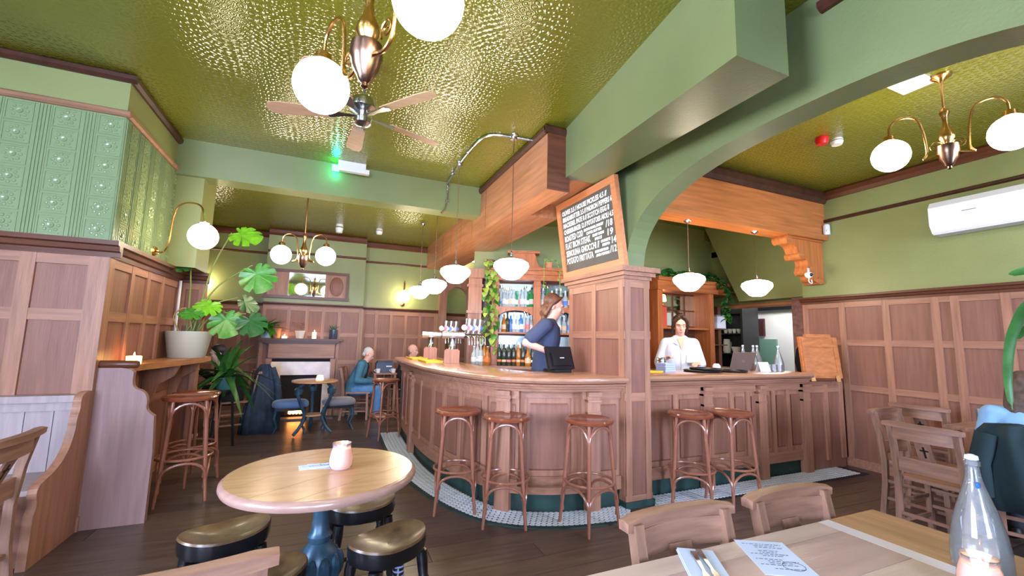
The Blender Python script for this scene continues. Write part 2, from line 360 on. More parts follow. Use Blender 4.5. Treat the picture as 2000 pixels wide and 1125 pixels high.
# ---- beams
cb = box_struct('cross_beam', (PX, 5.2, 3.0), (1.75, 5.45, CE + 0.05), GREENB, 'green ceiling beam crossing in front of the fireplace room')
def hexa(name, A, B, m, label):
    q = MB(); q.add(A + B, [(0, 1, 2, 3), (7, 6, 5, 4), (0, 4, 5, 1), (1, 5, 6, 2), (2, 6, 7, 3), (3, 7, 4, 0)])
    return struct(q.build(name, m, smooth=False), label)
hexa('green_beam', [(1.72, 1.33, 2.78), (2.10, 1.33, 2.78), (2.10, 1.33, CE + 0.02), (1.72, 1.33, CE + 0.02)], [(1.94, 3.33, 2.90), (2.28, 3.33, 2.90), (2.28, 3.33, CE + 0.02), (1.94, 3.33, CE + 0.02)], GREENB, 'deep green ceiling beam beside the arch, ending short with a square end')
fl = box_struct('bar_fascia_left', (1.75, 4.16, 2.765), (2.32, 8.5, CE), AMB_Y, 'long amber wood boxed fascia over the curved bar counter')
moulding('fascia_rail', fl, (1.75, 8.5, 0), (1.75, 3.31, 0), (-1, 0, 0), railprof(3.30, CE - 0.002, 0.035), DKRAIL)
moulding('fascia_rail', fl, (1.715, 3.33, 0), (2.42, 3.33, 0), (0, -1, 0), railprof(3.30, CE - 0.002, 0.035), DKRAIL)
MB().box((1.75, 3.33, 2.765), (1.98, 4.16, CE - 0.001)).build('end_box', AMB_Y, fl, False); MB().box((1.98, 3.33, 2.93), (2.42, 4.16, CE - 0.001)).build('upper_box', AMB_Y, fl, False)
MB().box((1.75, 3.315, 2.765), (1.98, 3.33, 3.30)).build('end_board', DKW, fl, False); MB().box((1.98, 3.315, 2.93), (2.42, 3.33, 3.30)).build('end_board', DKW, fl, False)  # dark oak here paints in the shade on the fascia's near end
for k in range(6): MB().box((1.7485, 5.0 + k * 0.55, 2.78), (1.75, 5.003 + k * 0.55, 3.3)).build('board_joint', DKRAIL, fl, False)
fr = box_struct('bar_fascia_right', (2.62, 3.33, 2.75), (5.8, 3.58, CE), AMB_X, 'amber wood boxed fascia over the straight bar counter')
moulding('fascia_rail', fr, (2.62, 3.33, 0), (5.8, 3.33, 0), (0, -1, 0), railprof(3.22, CE - 0.002, 0.05), DKRAIL)
MB().box((2.62, 3.30, 2.735), (5.8, 3.33, 2.80)).build('fascia_bead', AMB_X, fr, False)
q = MB(); M = frame((5.8, 3.54, 2.75), (-1, 0, 0), (0, 0, -1))
poly = [(0, 0), (0.70, 0), (0.72, 0.05), (0.66, 0.09), (0.56, 0.10), (0.50, 0.15), (0.48, 0.24), (0.40, 0.28), (0.33, 0.27), (0.30, 0.33), (0.33, 0.40), (0.28, 0.46), (0.22, 0.47), (0.22, 0.55), (0.0, 0.57)]
br = MB().prism(chaikin(poly), M, 0.16).build('corbel', AMB_Z, fr, smooth=False)
for k, (x, z, r) in enumerate(((0.665, 0.05, 0.055), (0.44, 0.235, 0.055), (0.265, 0.415, 0.055), (0.10, 0.53, 0.05))):
    MB().tube([(5.8 - x, 3.365, 2.75 - z), (5.8 - x, 3.555, 2.75 - z)], r, 18).build('corbel_scroll', AMB_X, fr)
MB().box((5.10, 3.355, 2.715), (5.79, 3.565, 2.75)).build('corbel_cap', AMB_X, fr, False)

# ---- arch wall with the spur pillar
AX0, AX1 = 2.42, 2.62
def archz(y): 
    u = min(1.0, abs((y - 1.56) / 1.5)); return 2.0 + 0.77 * (1 - u ** 2.5) ** 0.4
q = MB(); ys = [1.56 - 1.5 * math.cos(PI * i / 40) for i in range(41)]
for i in range(40):
    a, b = ys[i], ys[i + 1]; za, zb = archz(a), archz(b)
    q.add([(AX0, a, za), (AX0, b, zb), (AX0, b, CE), (AX0, a, CE)], [(0, 1, 2, 3)])
    q.add([(AX1, a, za), (AX1, b, zb), (AX1, b, CE), (AX1, a, CE)], [(3, 2, 1, 0)])
    q.add([(AX0, a, za), (AX1, a, za), (AX1, b, zb), (AX0, b, zb)], [(0, 1, 2, 3)])
q.box((AX0, 3.06, 2.0), (AX1, 4.0, CE)); q.box((AX0, -2.6, 0), (AX1, 0.06, CE))
aw = struct(q.build('wall_arch', GREENB, ang=0.6), 'green wall with a wide flattened arch, right of the beam')
moulding('ceiling_rail', aw, (AX0, -2.6, 0), (AX0, 1.33, 0), (-1, 0, 0), railprof(3.24, 3.31, 0.05), DKRAIL)
pil = box_struct('pillar', (AX0, 3.08, 0), (2.67, 4.0, 1.96), W_Z, 'oak panelled spur pillar carrying the chalkboard and the arch')
wainscot(pil, (AX0, 0, 0), (0, 1, 0), (-1, 0, 0), [3.115, 3.54, 3.97], [0.06, 0.915, 1.455, 1.92], 0.07, 0.07, 0.022)
wainscot(pil, (0, 3.08, 0), (1, 0, 0), (0, -1, 0), [AX0 + 0.02, 2.65], [0.06, 0.915, 1.455, 1.92], 0.06, 0.075, 0.016, ends=(AX0 - 0.02, 2.69))
for k, (z0, z1, o) in enumerate(((1.955, 1.985, 0.03), (1.985, 2.02, 0.055), (2.02, 2.065, 0.085))):
    MB().box((AX0 - o, 3.08 - o, z0), (2.67 + o, 4.0 + o, z1)).build('cap_moulding', W_Y, pil, False)
MB().box((AX0 - 0.03, 3.05, 0), (2.70, 4.0, 0.05)).build('base_block', PLINTH, pil, False)

# ---- right wall
rw = box_struct('wall_right', (5.8, -2.6, 0), (6.0, 3.66, CE), GREEN, 'right hand wall, green above oak panelling')
wainscot(rw, (5.8, 0, 0), (0, 1, 0), (-1, 0, 0), [-2.2, -1.75, -1.3, -0.85, -0.4, 0.05, 0.5, 0.93, 1.37, 1.805, 2.16, 2.315, 2.745, 3.19, 3.625], [0.06, 0.91, 1.44, 1.905], 0.065, 0.07)
moulding('dado_cap', rw, (5.8, -2.6, 0), (5.8, 3.68, 0), (-1, 0, 0), capprof(1.93, 2.02, 0.07), DKWY)
moulding('picture_rail', rw, (5.8, -2.6, 0), (5.8, 3.33, 0), (-1, 0, 0), railprof(2.97, 3.01, 0.025), DKRAIL)
moulding('ceiling_rail', rw, (5.8, -2.6, 0), (5.8, 3.33, 0), (-1, 0, 0), railprof(3.26, CE - 0.002, 0.06), DKWY)

# ---- fireplace room
bw = box_struct('wall_back', (-3.4, 8.5, 0), (2.02, 8.7, CB), GREEN, 'back wall of the fireplace room, green over oak panels')
wainscot(bw, (0, 8.5, 0), (1, 0, 0), (0, -1, 0), [0.60, 0.835, 1.11, 1.385, 1.66, 1.97], [0.06, 0.92, 1.395, 1.83], 0.055, 0.07)
wainscot(bw, (0, 8.5, 0), (1, 0, 0), (0, -1, 0), [-2.9, -2.6, -2.3, -2.0, -1.7, -1.38, -1.06], [0.06, 0.92, 1.395, 1.83], 0.055, 0.07)
cbm = box_struct('wall_chimney_breast', (-1.03, 8.2, 0), (0.56, 8.5, CB), GREEN, 'chimney breast above the fireplace, oak panelled below')
wainscot(cbm, (0, 8.2, 0), (1, 0, 0), (0, -1, 0), [-1.0, -0.63, -0.35, -0.09, 0.17, 0.52], [0.06, 0.92, 1.395, 1.83], 0.055, 0.07)
MB().box((0.56, 8.2, 0), (0.575, 8.5, 1.865)).build('side_panel', W_Z, cbm, False)
for o, x0, x1, yy in ((bw, -3.2, -1.03, 8.5), (cbm, -1.03, 0.56, 8.2), (bw, 0.56, 2.02, 8.5)):
    moulding('dado_cap', o, (x0, yy, 0), (x1, yy, 0), (0, -1, 0), capprof(1.865, 1.93, 0.05), DKW)
    moulding('picture_rail', o, (x0, yy, 0), (x1, yy, 0), (0, -1, 0), railprof(2.78, 2.82, 0.02), DKW)
    moulding('ceiling_rail', o, (x0, yy, 0), (x1, yy, 0), (0, -1, 0), railprof(3.08, CB - 0.002, 0.04), DKW)
box_struct('wall_left_back', (-3.4, 5.75, 0), (-3.2, 8.5, CB), GREEN, 'side wall of the fireplace room')
# timber archway right of the back wall, wall of the lobby beyond it
q = MB(); AY = 8.42
for x0, x1 in ((2.02, 2.16), (2.62, 2.76)): q.box((x0, AY - 0.06, 0), (x1, AY + 0.14, 2.75))
pts = [(2.39 + 0.23 * math.cos(PI * i / 16), 2.16 + 0.26 * math.sin(PI * i / 16)) for i in range(17)]
for i in range(16):
    (xa, za), (xb, zb) = pts[i], pts[i + 1]
    for yy, o in ((AY - 0.03, 1), (AY + 0.10, -1)): q.add([(xa, yy, za), (xb, yy, zb), (xb, yy, 2.75), (xa, yy, 2.75)], [(0, 1, 2, 3)])
    q.add([(xa, AY - 0.03, za), (xb, AY - 0.03, zb), (xb, AY + 0.1, zb), (xa, AY + 0.1, za)], [(0, 1, 2, 3)])
struct(q.build('timber_archway', W_Z, ang=0.5), 'oak archway opening beside the back wall')
box_struct('wall_lobby', (1.9, 9.3, 0), (6.6, 9.5, CB), GREEN, 'green lobby wall seen through the oak archway')
lob = bpy.data.objects['wall_lobby']
moulding('dado_cap', lob, (1.9, 9.3, 0), (4, 9.3, 0), (0, -1, 0), capprof(1.86, 1.93, 0.05), DKW)
wainscot(lob, (0, 9.3, 0), (1, 0, 0), (0, -1, 0), [2.0, 2.35, 2.7, 3.05], [0.06, 0.92, 1.395, 1.83], 0.055, 0.07)

# ---- walls behind the bar
q = MB(); pl = [(2.06, 6.36), (4.46, 5.36), (6.2, 5.46)]
for (x0, y0), (x1, y1) in zip(pl, pl[1:]):
    d = Vector((x1 - x0, y1 - y0, 0)).normalized(); nn = Vector((-d.y, d.x, 0)) * 0.12
    a, b = Vector((x0, y0, 0)), Vector((x1, y1, 0))
    q.add([a, b, b + nn, a + nn] + [p + Z * CE for p in (a, b, b + nn, a + nn)], [(3, 2, 1, 0), (4, 5, 6, 7), (0, 1, 5, 4), (1, 2, 6, 5), (2, 3, 7, 6), (3, 0, 4, 7)])
struct(q.build('wall_bar', GREEN, smooth=False), 'green wall rising above the back bar')
lw = box_struct('wall_kitchen_lintel', (6.2, 3.66, 2.02), (6.35, 5.5, CE), GREEN, 'green wall over the kitchen opening')
box_struct('wall_kitchen_pier', (6.0, 3.60, 0), (6.2, 3.95, CE), mat('old_brick', rgb(126, 88, 76), 0.8, noise=(20, 0.3, (1, 1, 1))), 'rough brick pier between the kitchen opening and the right wall')
moulding('lintel_moulding', lw, (6.2, 3.9, 0), (6.2, 5.5, 0), (-1, 0, 0), railprof(1.97, 2.04, 0.05), AMB_Y)
# boxed-in underside of a stair
q = MB(); M = frame((5.92, 0, 0), (0, 1, 0), (0, 0, 1))
q.prism([(3.60, 2.06), (4.72, 2.06), (5.34, CE), (3.60, CE)], M, 0.28)
struct(q.build('stair_bulkhead', GREEN, smooth=False), 'slanting green boxed underside of the stairs above the kitchen opening')
# kitchen beyond
kw = box_struct('wall_kitchen', (7.9, 3.0, 0), (8.0, 6.4, 2.9), mat('kitchen_white', rgb(214, 216, 220), 0.6), 'white kitchen wall seen through the opening behind the bar')
MB().box((7.86, 5.5, 0.5), (7.9, 5.98, 1.5)).build('green_panel', mat('kitchen_green', rgb(110, 150, 140), 0.5), kw, False)
MB().box((7.85, 5.74, 1.56), (7.9, 5.86, 1.9)).build('notice', mat('notice_dark', rgb(70, 30, 36), 0.6), kw, False)
MB().box((7.85, 5.92, 1.56), (7.9, 6.02, 1.9)).build('notice', mat('notice_green', rgb(50, 74, 44), 0.6), kw, False)
MB().box((7.82, 3.0, 2.06), (7.9, 6.4, 2.14)).build('dark_rail', BLACK, kw, False)
box_struct('wall_kitchen_side', (6.2, 2.9, 0), (8.0, 3.0, 2.9), MATS['kitchen_white'], 'side wall of the kitchen')
box_struct('wall_kitchen_end', (6.2, 6.4, 0), (8.0, 6.5, 2.9), MATS['kitchen_white'], 'end wall of the kitchen')
box_struct('ceiling_kitchen', (6.2, 2.9, 2.9), (8.0, 6.5, 3.0), MATS['kitchen_white'], 'kitchen ceiling')
MB().box((6.2, 3.95, 0.0), (6.26, 4.02, 2.0)).build('dark_door_post', BLACK, lw, False)
l = bpy.data.lights.new('kitchen_lamp', 'POINT'); l.energy = 36; l.color = (1, 0.95, 0.88); l.shadow_soft_size = 0.15
o = bpy.data.objects.new('kitchen_lamp', l); o.location = (7.3, 4.9, 2.6); COL.objects.link(o)

for nm, a, b in (('baseboard_right', (5.765, -2.6, 0), (5.8, 3.66, 0.10)), ('baseboard_back', (-3.2, 8.465, 0), (-1.03, 8.5, 0.10)), ('baseboard_back_right', (0.575, 8.465, 0), (2.02, 8.5, 0.10)), ('baseboard_partition', (-3.6, 4.015, 0), (PX, PY, 0.10)), ('baseboard_partition_side', (PX, PY, 0), (PX + 0.035, 5.75, 0.10))):
    box_struct(nm, a, b, W_X, 'oak skirting board, ' + nm.replace('_', ' '))
# ---- street windows behind the viewer and on the left
q = MB(); wins = [(-3.2, -1.5), (-0.95, 0.75), (3.35, 5.05)]
q.box((-3.8, -2.8, 0), (6.0, -2.6, 0.95)); q.box((-3.8, -2.8, 2.95), (6.0, -2.6, CE))
for a, b in zip([-3.8] + [w[1] for w in wins], [w[0] for w in wins] + [6.0]): q.box((a, -2.8, 0.95), (b, -2.6, 2.95))
struct(q.build('wall_rear', GREEN, smooth=False), 'street wall with three tall windows behind the viewer')
q = MB(); q.box((-3.8, -2.6, 0), (-3.6, PY, 0.95)); q.box((-3.8, -2.6, 2.95), (-3.6, PY, CE)); q.box((-3.8, -2.6, 0.95), (-3.6, -0.85, 2.95)); q.box((-3.8, 1.65, 0.95), (-3.6, PY, 2.95))
struct(q.build('wall_left', GREEN, smooth=False), 'left street wall with one wide window')
def window(name, o, u, W, nx, nz, lab):
    w_ = bpy.data.objects.new(name, None); COL.objects.link(w_); struct(w_, lab)
    M = frame(o, u, Z); H = 2.0
    q = MB()
    for a, b in (((0, 0), (W, 0.07)), ((0, H - 0.07), (W, H)), ((0, 0.07), (0.07, H - 0.07)), ((W - 0.07, 0.07), (W, H - 0.07))): q.box((a[0], a[1], -0.05), (b[0], b[1], 0.05), M)
    q.build('window_frame', WHITE, w_, False)
    for i in range(1, nx): MB().box((W * i / nx - 0.02, 0.07, -0.03), (W * i / nx + 0.02, H - 0.07, 0.03), M).build('glazing_bar', WHITE, w_, False)
    for j in range(1, nz): MB().box((0.07, H * j / nz - 0.018, -0.028), (W - 0.07, H * j / nz + 0.018, 0.028), M).build('glazing_bar', WHITE, w_, False)
    for i in range(nx):
        for j in range(nz): MB().box((W * i / nx + 0.021, H * j / nz + 0.019, -0.003), (W * (i + 1) / nx - 0.021, H * (j + 1) / nz - 0.019, 0.003), M).build('pane', PANE, w_, False)
for k, (a, b) in enumerate(wins): window('window_%d' % (k + 1), (a, -2.7, 0.95), (1, 0, 0), b - a, 2, 3, 'white framed street window, number %d along the rear wall' % (k + 1))
window('window_4', (-3.7, -0.85, 0.95), (0, 1, 0), 2.5, 3, 3, 'white framed street window in the left wall')
# ================================================================ BAR COUNTERS
def normals(P):
    out = []
    for i in range(len(P)):
        d = (P[min(i + 1, len(P) - 1)] - P[max(i - 1, 0)]).normalized(); out.append(Vector((d.y, -d.x, 0)))
    return out
def resample(P, step):
    L = [0]
    for a, b in zip(P, P[1:]): L.append(L[-1] + (b - a).length)
    n = max(2, int(round(L[-1] / step)) + 1); out = []; j = 0
    for k in range(n):
        s = L[-1] * k / (n - 1)
        while j < len(P) - 2 and L[j + 1] < s: j += 1
        t = (s - L[j]) / max(1e-9, L[j + 1] - L[j]); out.append(P[j].lerp(P[j + 1], min(1, max(0, t))))
    return out
class Curve2:
    def __init__(s, P, step=0.03): s.P = resample(P, step); s.N = normals(s.P); s.step = (s.P[1] - s.P[0]).length; s.L = s.step * (len(s.P) - 1)
    def rng(s, a, b):
        i = max(0, int(round(a / s.step))); j = min(len(s.P) - 1, int(round(b / s.step))); return range(i, max(i + 2, j + 1) if i + 2 <= len(s.P) else j + 1)
    def sweep(s, prof, a=0, b=99):
        idx = [i for i in s.rng(a, b) if i < len(s.P)]
        return MB().loft([[s.P[i] + s.N[i] * o + Z * z for o, z in prof] for i in idx])
    def at(s, l):
        u = max(0, min(len(s.P) - 1.001, l / s.step)); i = int(u); return s.P[i].lerp(s.P[i + 1], u - i), s.N[i].lerp(s.N[i + 1], u - i).normalized()
    def find(s, x, y):
        v = Vector((x, y, 0)); return min(range(len(s.P)), key=lambda i: (s.P[i] - v).length) * s.step
def rect(o0, o1, z0, z1): return [(o0, z0), (o1, z0), (o1, z1), (o0, z1)]
CV = Curve2(catmull([Vector(p + (0,)) for p in ((1.05, 6.55), (1.03, 5.6), (1.05, 4.75), (1.14, 4.15), (1.28, 3.68), (1.45, 3.38), (1.75, 3.215), (2.1, 3.15), (2.41, 3.13))], 12))
CR = Curve2([Vector((2.68, 3.22, 0)), Vector((5.05, 3.22, 0))])
def counter(name, label, cv, splits, pil, recess=None):
    t = thing(name, label, 'bar counter')
    segs = [(0, cv.L, 0.0)] if not recess else [(0, recess[0], 0.0), (recess[0], recess[1], -0.10), (recess[1], cv.L, 0.0)]
    for a, b, o in segs:
        cv.sweep(rect(-0.14 + o * 0.3, o, 0.14, 1.02), a, b).build('carcass', W_Z, t, ang=0.4)
    cv.sweep(rect(-0.16, -0.03, 0.0, 0.15)).build('plinth', PLINTH, t, ang=0.4)
    cv.sweep(rect(-0.02, 0.018, 0.145, 0.20)).build('base_rail', W_X, t, ang=0.4)
    for a, b, o in segs:
        cv.sweep([(o, 0.90), (o + 0.018, 0.90), (o + 0.018, 0.965), (o, 0.965)], a, b).build('top_rail', W_X, t, ang=0.4)
        cv.sweep([(o, 0.20), (o + 0.018, 0.20), (o + 0.018, 0.255), (o, 0.255)], a, b).build('bottom_rail', W_X, t, ang=0.4)
    cv.sweep([(-0.05, 0.965), (0.03, 0.965), (0.035, 0.985), (0.05, 0.99), (0.055, 1.008), (0.075, 1.012), (0.08, 1.03), (-0.05, 1.03)]).build('cornice', W_X, t, ang=0.4)
    def off(l):
        for a, b, o in segs:
            if a <= l <= b: return o
        return 0
    for l in splits:
        o = off(l)
        cv.sweep(rect(o, o + 0.02, 0.255, 0.90), l - 0.03, l + 0.03).build('stile', W_Z, t, ang=0.4)
    ed = sorted(list(splits) + [p for p in pil])
    ed = [0] + ed + [cv.L]
    for a, b in zip(ed, ed[1:]):
        if b - a < 0.14: continue
        o = off((a + b) / 2)
        cv.sweep([(o, 0.30), (o + 0.012, 0.315), (o + 0.012, 0.84), (o, 0.855)], a + 0.065, b - 0.065).build('panel', PAN, t, ang=0.4)
    for l in pil:
        cv.sweep(rect(-0.02, 0.05, 0.0, 0.965), l - 0.055, l + 0.055).build('pilaster', W_Z, t, ang=0.4)
        for z0, z1, e in ((0.78, 0.80, 0.06), (0.88, 0.90, 0.065), (0.93, 0.965, 0.075)):
            cv.sweep(rect(0.0, e, z0, z1), l - 0.065, l + 0.065).build('pilaster_band', W_X, t, ang=0.4)
    return t
f_ = CV.find
counter('bar_counter', 'curved oak panelled bar counter sweeping round to the pillar', CV,
        [f_(1.04, 6.2), f_(1.03, 5.85), f_(1.04, 5.0), f_(1.08, 4.5), f_(1.12, 4.25), f_(1.20, 3.93), f_(1.32, 3.60), f_(1.55, 3.33), f_(1.98, 3.17)], [f_(1.03, 5.42), f_(1.43, 3.42), f_(2.11, 3.15)], (f_(1.52, 3.34), f_(2.03, 3.16)))
counter('bar_counter', 'straight oak panelled bar counter running right of the pillar', CR, [0.04, 0.42, 1.17, 1.40, 1.80, 2.04], [0.80, 1.58, 2.30])
TOPP = [(-0.52, 1.03), (0.07, 1.03), (0.10, 1.04), (0.115, 1.06), (0.11, 1.08), (0.09, 1.09), (-0.52, 1.09)]
tag(CV.sweep(TOPP).build('bar_worktop', BARW, None, ang=0.5), 'long curved polished oak top of the bar counter', 'worktop')
tag(CR.sweep(TOPP).build('bar_worktop', BARW, None, ang=0.5), 'straight polished oak bar top right of the pillar', 'worktop')
# hatch post and raised flap at the right end
hp = thing('hatch_cabinet', 'low oak panelled post under the raised bar flap by the right wall', 'cabinet', (5.06, 3.22, 0))
MB().box((0.02, 0.0, 0), (0.66, 0.34, 0.98)).build('body', PAN, hp, False)
MB().box((0.30, -0.02, 0.1), (0.36, 0.0, 0.95)).build('stile', W_Z, hp, False); MB().box((0.58, -0.02, 0.1), (0.65, 0.0, 0.98)).build('stile', W_Z, hp, False)
MB().box((0.02, -0.015, 0.86), (0.66, 0.0, 0.93)).build('rail', W_X, hp, False)
fp = thing('bar_flap', 'amber wooden bar flap raised and leaning by the right wall', 'flap', (5.14, 3.30, 1.0), 0)
M = frame((0, 0, 0), (0.93, -0.36, 0), (0.05, 0.12, 1)) 
MB().box((0, 0.02, 0), (0.46, 0.50, 0.035), M).build('board', AMB_X, fp, False)
for a, b in (((0.02, 0.04), (0.06, 0.48)), ((0.40, 0.04), (0.44, 0.48)), ((0.06, 0.04), (0.40, 0.08)), ((0.06, 0.38), (0.40, 0.42))):
    MB().box((a[0], a[1], 0.035), (b[0], b[1], 0.044), M).build('batten', AMB_X, fp, False)
MB().box((0.08, 0.49, 0.0), (0.38, 0.53, 0.05), M).build('handle_rail', AMB_X, fp, False)
for x in (0.07, 0.37): MB().box((x, -0.02, 0.03), (x + 0.05, 0.05, 0.05), M).build('hinge', BRASS, fp, False)

# ---- white octagon and dot tiles round the foot of the bar
TS = 0.043
tb = MB(); 
CV.sweep([(0.0, 0.0), (0.27, 0.0), (0.27, 0.004), (0.0, 0.004)], 0, CV.L).build('tile_bed', mat('tile_dots', rgb(26, 30, 34), 0.5), floor, False)
MB().box((2.68, 2.93, 0), (5.60, 3.24, 0.004)).build('tile_bed', MATS['tile_dots'], floor, False)
CV.sweep([(0.262, 0.0), (0.30, 0.0), (0.30, 0.008), (0.262, 0.008)], 0, CV.L).build('tile_edging', PLINTH, floor, False)
TW = mat('white_tile', rgb(216, 222, 230), 0.35)
def octo(s, ang=0): 
    c = 0.30 * s; h = s / 2 - 0.0012
    return [(-h + c, -h), (h - c, -h), (h, -h + c), (h, h - c), (h - c, h), (-h + c, h), (-h, h - c), (-h, -h + c)]
tiles = []
for r in range(6):
    o = 0.022 + r * TS
    l = TS / 2
    while l < CV.L:
        P, N = CV.at(l); tiles.append((P + N * o, math.atan2(N.y, N.x))); 
        Q, N2 = CV.at(min(CV.L, l + 0.02)); k = ((Q + N2 * o) - (P + N * o)).length / 0.02; l += TS / max(0.3, k)
for i in range(int((5.55 - 2.70) / TS)):
    for j in range(6): tiles.append((Vector((2.70 + i * TS, 3.20 - j * TS, 0)), 0))
tiles.sort(key=lambda t: t[0].length)
q0 = MB(); M = Matrix.Identity(4); q0.prism(octo(TS), Matrix.Translation((0, 0, 0.003)), 0.005); TME = q0.mesh('mosaic_tile', False); TME.materials.append(TW)
rest = MB()
for k, (p, a) in enumerate(tiles):
    if k < 300:
        o = link('mosaic_tile', TME, None, floor); o.location = p; o.rotation_euler = (0, 0, a)
    else:
        rest.prism(octo(TS), Matrix.Translation(p + Z * 0.003) @ Matrix.Rotation(a, 4, 'Z'), 0.005)
rest.build('mosaic_tiles', TW, floor, False, kind='stuff')

# ================================================================ BENTWOOD BAR STOOLS
def bar_stool():
    t = thing('bar_stool', 'x', 'bar stool', group='bentwood bar stools')
    H = 0.795; A = [PI / 4 + k * PI / 2 for k in range(4)]
    MB().lathe([(0.0, H - 0.035), (0.165, H - 0.035), (0.186, H - 0.028), (0.19, H - 0.012), (0.183, H), (0.165, H + 0.002), (0.155, H - 0.005), (0.0, H - 0.009)], n=32, cap=False).build('seat', SEATW, t)
    for a in A:
        d = Vector((math.cos(a), math.sin(a), 0))
        MB().tube([d * 0.15 + Z * (H - 0.03), d * 0.17 + Z * 0.55, d * 0.195 + Z * 0.25, d * 0.225], [0.015, 0.016, 0.015, 0.012], 10).build('leg', BENT, t)
    pts = [Vector((0.186 * math.cos(2 * PI * i / 28), 0.186 * math.sin(2 * PI * i / 28), 0.33)) for i in range(28)]
    MB().tube(pts, 0.010, 8, closed=True).build('foot_ring', BENT, t)
    for k in range(4):
        a0, a1 = A[k], A[k] + PI / 2
        def arch(r0, z0, z1, name):
            p0 = Vector((math.cos(a0), math.sin(a0), 0)) * r0; p1 = Vector((math.cos(a1), math.sin(a1), 0)) * r0; P = []
            for i in range(13):
                u = i / 12; s = math.sin(PI * u) ** 0.6; c = p0.lerp(p1, 0.5 - 0.5 * math.cos(PI * u)); P.append(c * (1 + 0.16 * s) + Z * (z0 + (z1 - z0) * s))
            MB().tube(P, 0.0105, 8).build(name, BENT, t)
        arch(0.160, H - 0.27, H - 0.05, 'seat_brace'); arch(0.200, 0.10, 0.30, 'lower_brace')
    return t
st0 = bar_stool()
STOOLS = [((1.06, 3.57), -0.3, 'bentwood bar stool nearest the far end of the curved bar, left of a pair'),
          ((1.35, 3.20), -0.4, 'bentwood bar stool in front of the curved bar, right of a pair'),
          ((1.925, 2.90), 0.19, 'bentwood bar stool standing alone just left of the pillar'),
          ((2.95, 2.88), 0.77, 'bentwood bar stool right of the pillar, nearer the pillar'),
          ((3.38, 2.83), -0.09, 'bentwood bar stool right of the pillar, farther from the pillar'),
          ((0.80, 6.30), 0.4, 'small distant bentwood bar stool beside the seated man'),
          ((-1.05, 4.55), 0.23, 'dark bentwood bar stool below the candle shelf at left')]
for k, (p, a, lb) in enumerate(STOOLS):
    s = st0 if k == 0 else copy_tree(st0)
    s.location = (p[0], p[1], 0); s.rotation_euler = (0, 0, a); s['label'] = lb
    if k == 6: s.scale = (1.06, 1.06, 1.07)
s = copy_at(st0, (-1.12, 5.05, 0), 0.9, 'dark bentwood bar stool half hidden behind another below the shelf', 1.03)

# ================================================================ CHAPEL CHAIRS
def chapel_chair():
    """faces +y: back rest at y = 0, seat towards +y"""
    t = thing('chapel_chair', 'x', 'chair', group='old chapel chairs')
    Wd = 0.42
    MB().box((-0.20, 0.02, 0.43), (0.20, 0.40, 0.455)).build('seat', CHAIRW, t)
    for s in (-1, 1):
        MB().loft([[Vector((s * 0.185 + a, -0.02 - 0.03 * k + b, z)) for a, b in ((-0.017, -0.02), (0.017, -0.02), (0.017, 0.02), (-0.017, 0.02))] for z, k in ((0.0, 1.2), (0.25, 0.2), (0.45, 0), (0.65, 0.7), (0.84, 2.0))]).build('back_post', CHAIRZ, t, False)
        MB().bar((s * 0.18, 0.37, 0), (s * 0.175, 0.36, 0.43), 0.034, 0.034).build('leg', CHAIRZ, t, False)
        for z in (0.14, 0.28): MB().bar((s * 0.183, -0.02, z), (s * 0.178, 0.365, z), 0.018, 0.022).build('stretcher', CHAIRZ, t, False)
    for z in (0.2, 0.32): MB().bar((-0.18, 0.367, z), (0.18, 0.367, z), 0.018, 0.022).build('stretcher', CHAIRW, t, False)
    MB().bar((-0.18, -0.03, 0.2), (0.18, -0.03, 0.2), 0.018, 0.022).build('stretcher', CHAIRW, t, False)
    P = []
    for i in range(9):
        x = -0.225 + 0.05625 * i; u = x / 0.225; y = -0.085 - 0.03 * (1 - u * u)
        h = 0.034 if abs(u) < 0.95 else 0.026
        P.append([Vector((x, y - 0.022, 0.82)), Vector((x, y + 0.022, 0.82)), Vector((x, y + 0.024, 0.82 + h)), Vector((x, y, 0.82 + h + 0.006)), Vector((x, y - 0.024, 0.82 + h))])
    MB().loft(P).build('top_rail', CHAIRW, t, ang=0.6)
    P = []
    for i in range(9):
        x = -0.168 + 0.042 * i; u = x / 0.17; y = -0.075 - 0.025 * (1 - u * u)
        P.append([Vector((x, y - 0.009, 0.735)), Vector((x, y + 0.009, 0.735)), Vector((x, y + 0.007, 0.82)), Vector((x, y - 0.011, 0.82))])
    MB().loft(P).build('back_board', CHAIRW, t, ang=0.6)
    MB().box((-0.168, -0.035, 0.50), (0.168, -0.015, 0.60)).build('lower_rail', CHAIRW, t, False)
    M = frame((0, -0.028, 0.60), (1, 0, 0), (0, -0.40, 1))
    sp = MB().box((-0.045, 0, -0.006), (0.045, 0.165, 0.006), M).build('splat', CHAIRZ, t, False)
    MB().box((-0.006, 0.03, -0.008), (0.006, 0.115, 0.008), M).build('cross', DARK, sp, False); MB().box((-0.024, 0.08, -0.008), (0.024, 0.091, 0.008), M).build('cross', DARK, sp, False)
    return t
ch0 = chapel_chair()
CH = [((1.10, 1.045), PI, 'pale worn chapel chair pushed under the near table, left of two'),
      ((1.64, 1.045), PI, 'pale worn chapel chair pushed under the near table, right of two'),
      ((-0.31, 1.36), 0.12, 'chapel chair whose back shows at the bottom edge, behind the low stools'),
      ((-1.52, 3.08), PI / 2 + 0.02, 'dark chapel chair at the left edge, before the bench'),
      ((4.61, 2.17), PI, 'chapel chair seen side on, near the right wall'),
      ((3.98, 1.70), -PI / 2, 'chapel chair with a cross cut in its back, by the seated person at right'),
      ((5.30, 2.28), -PI / 2, 'chapel chair against the right wall, behind the chair with the cross')]
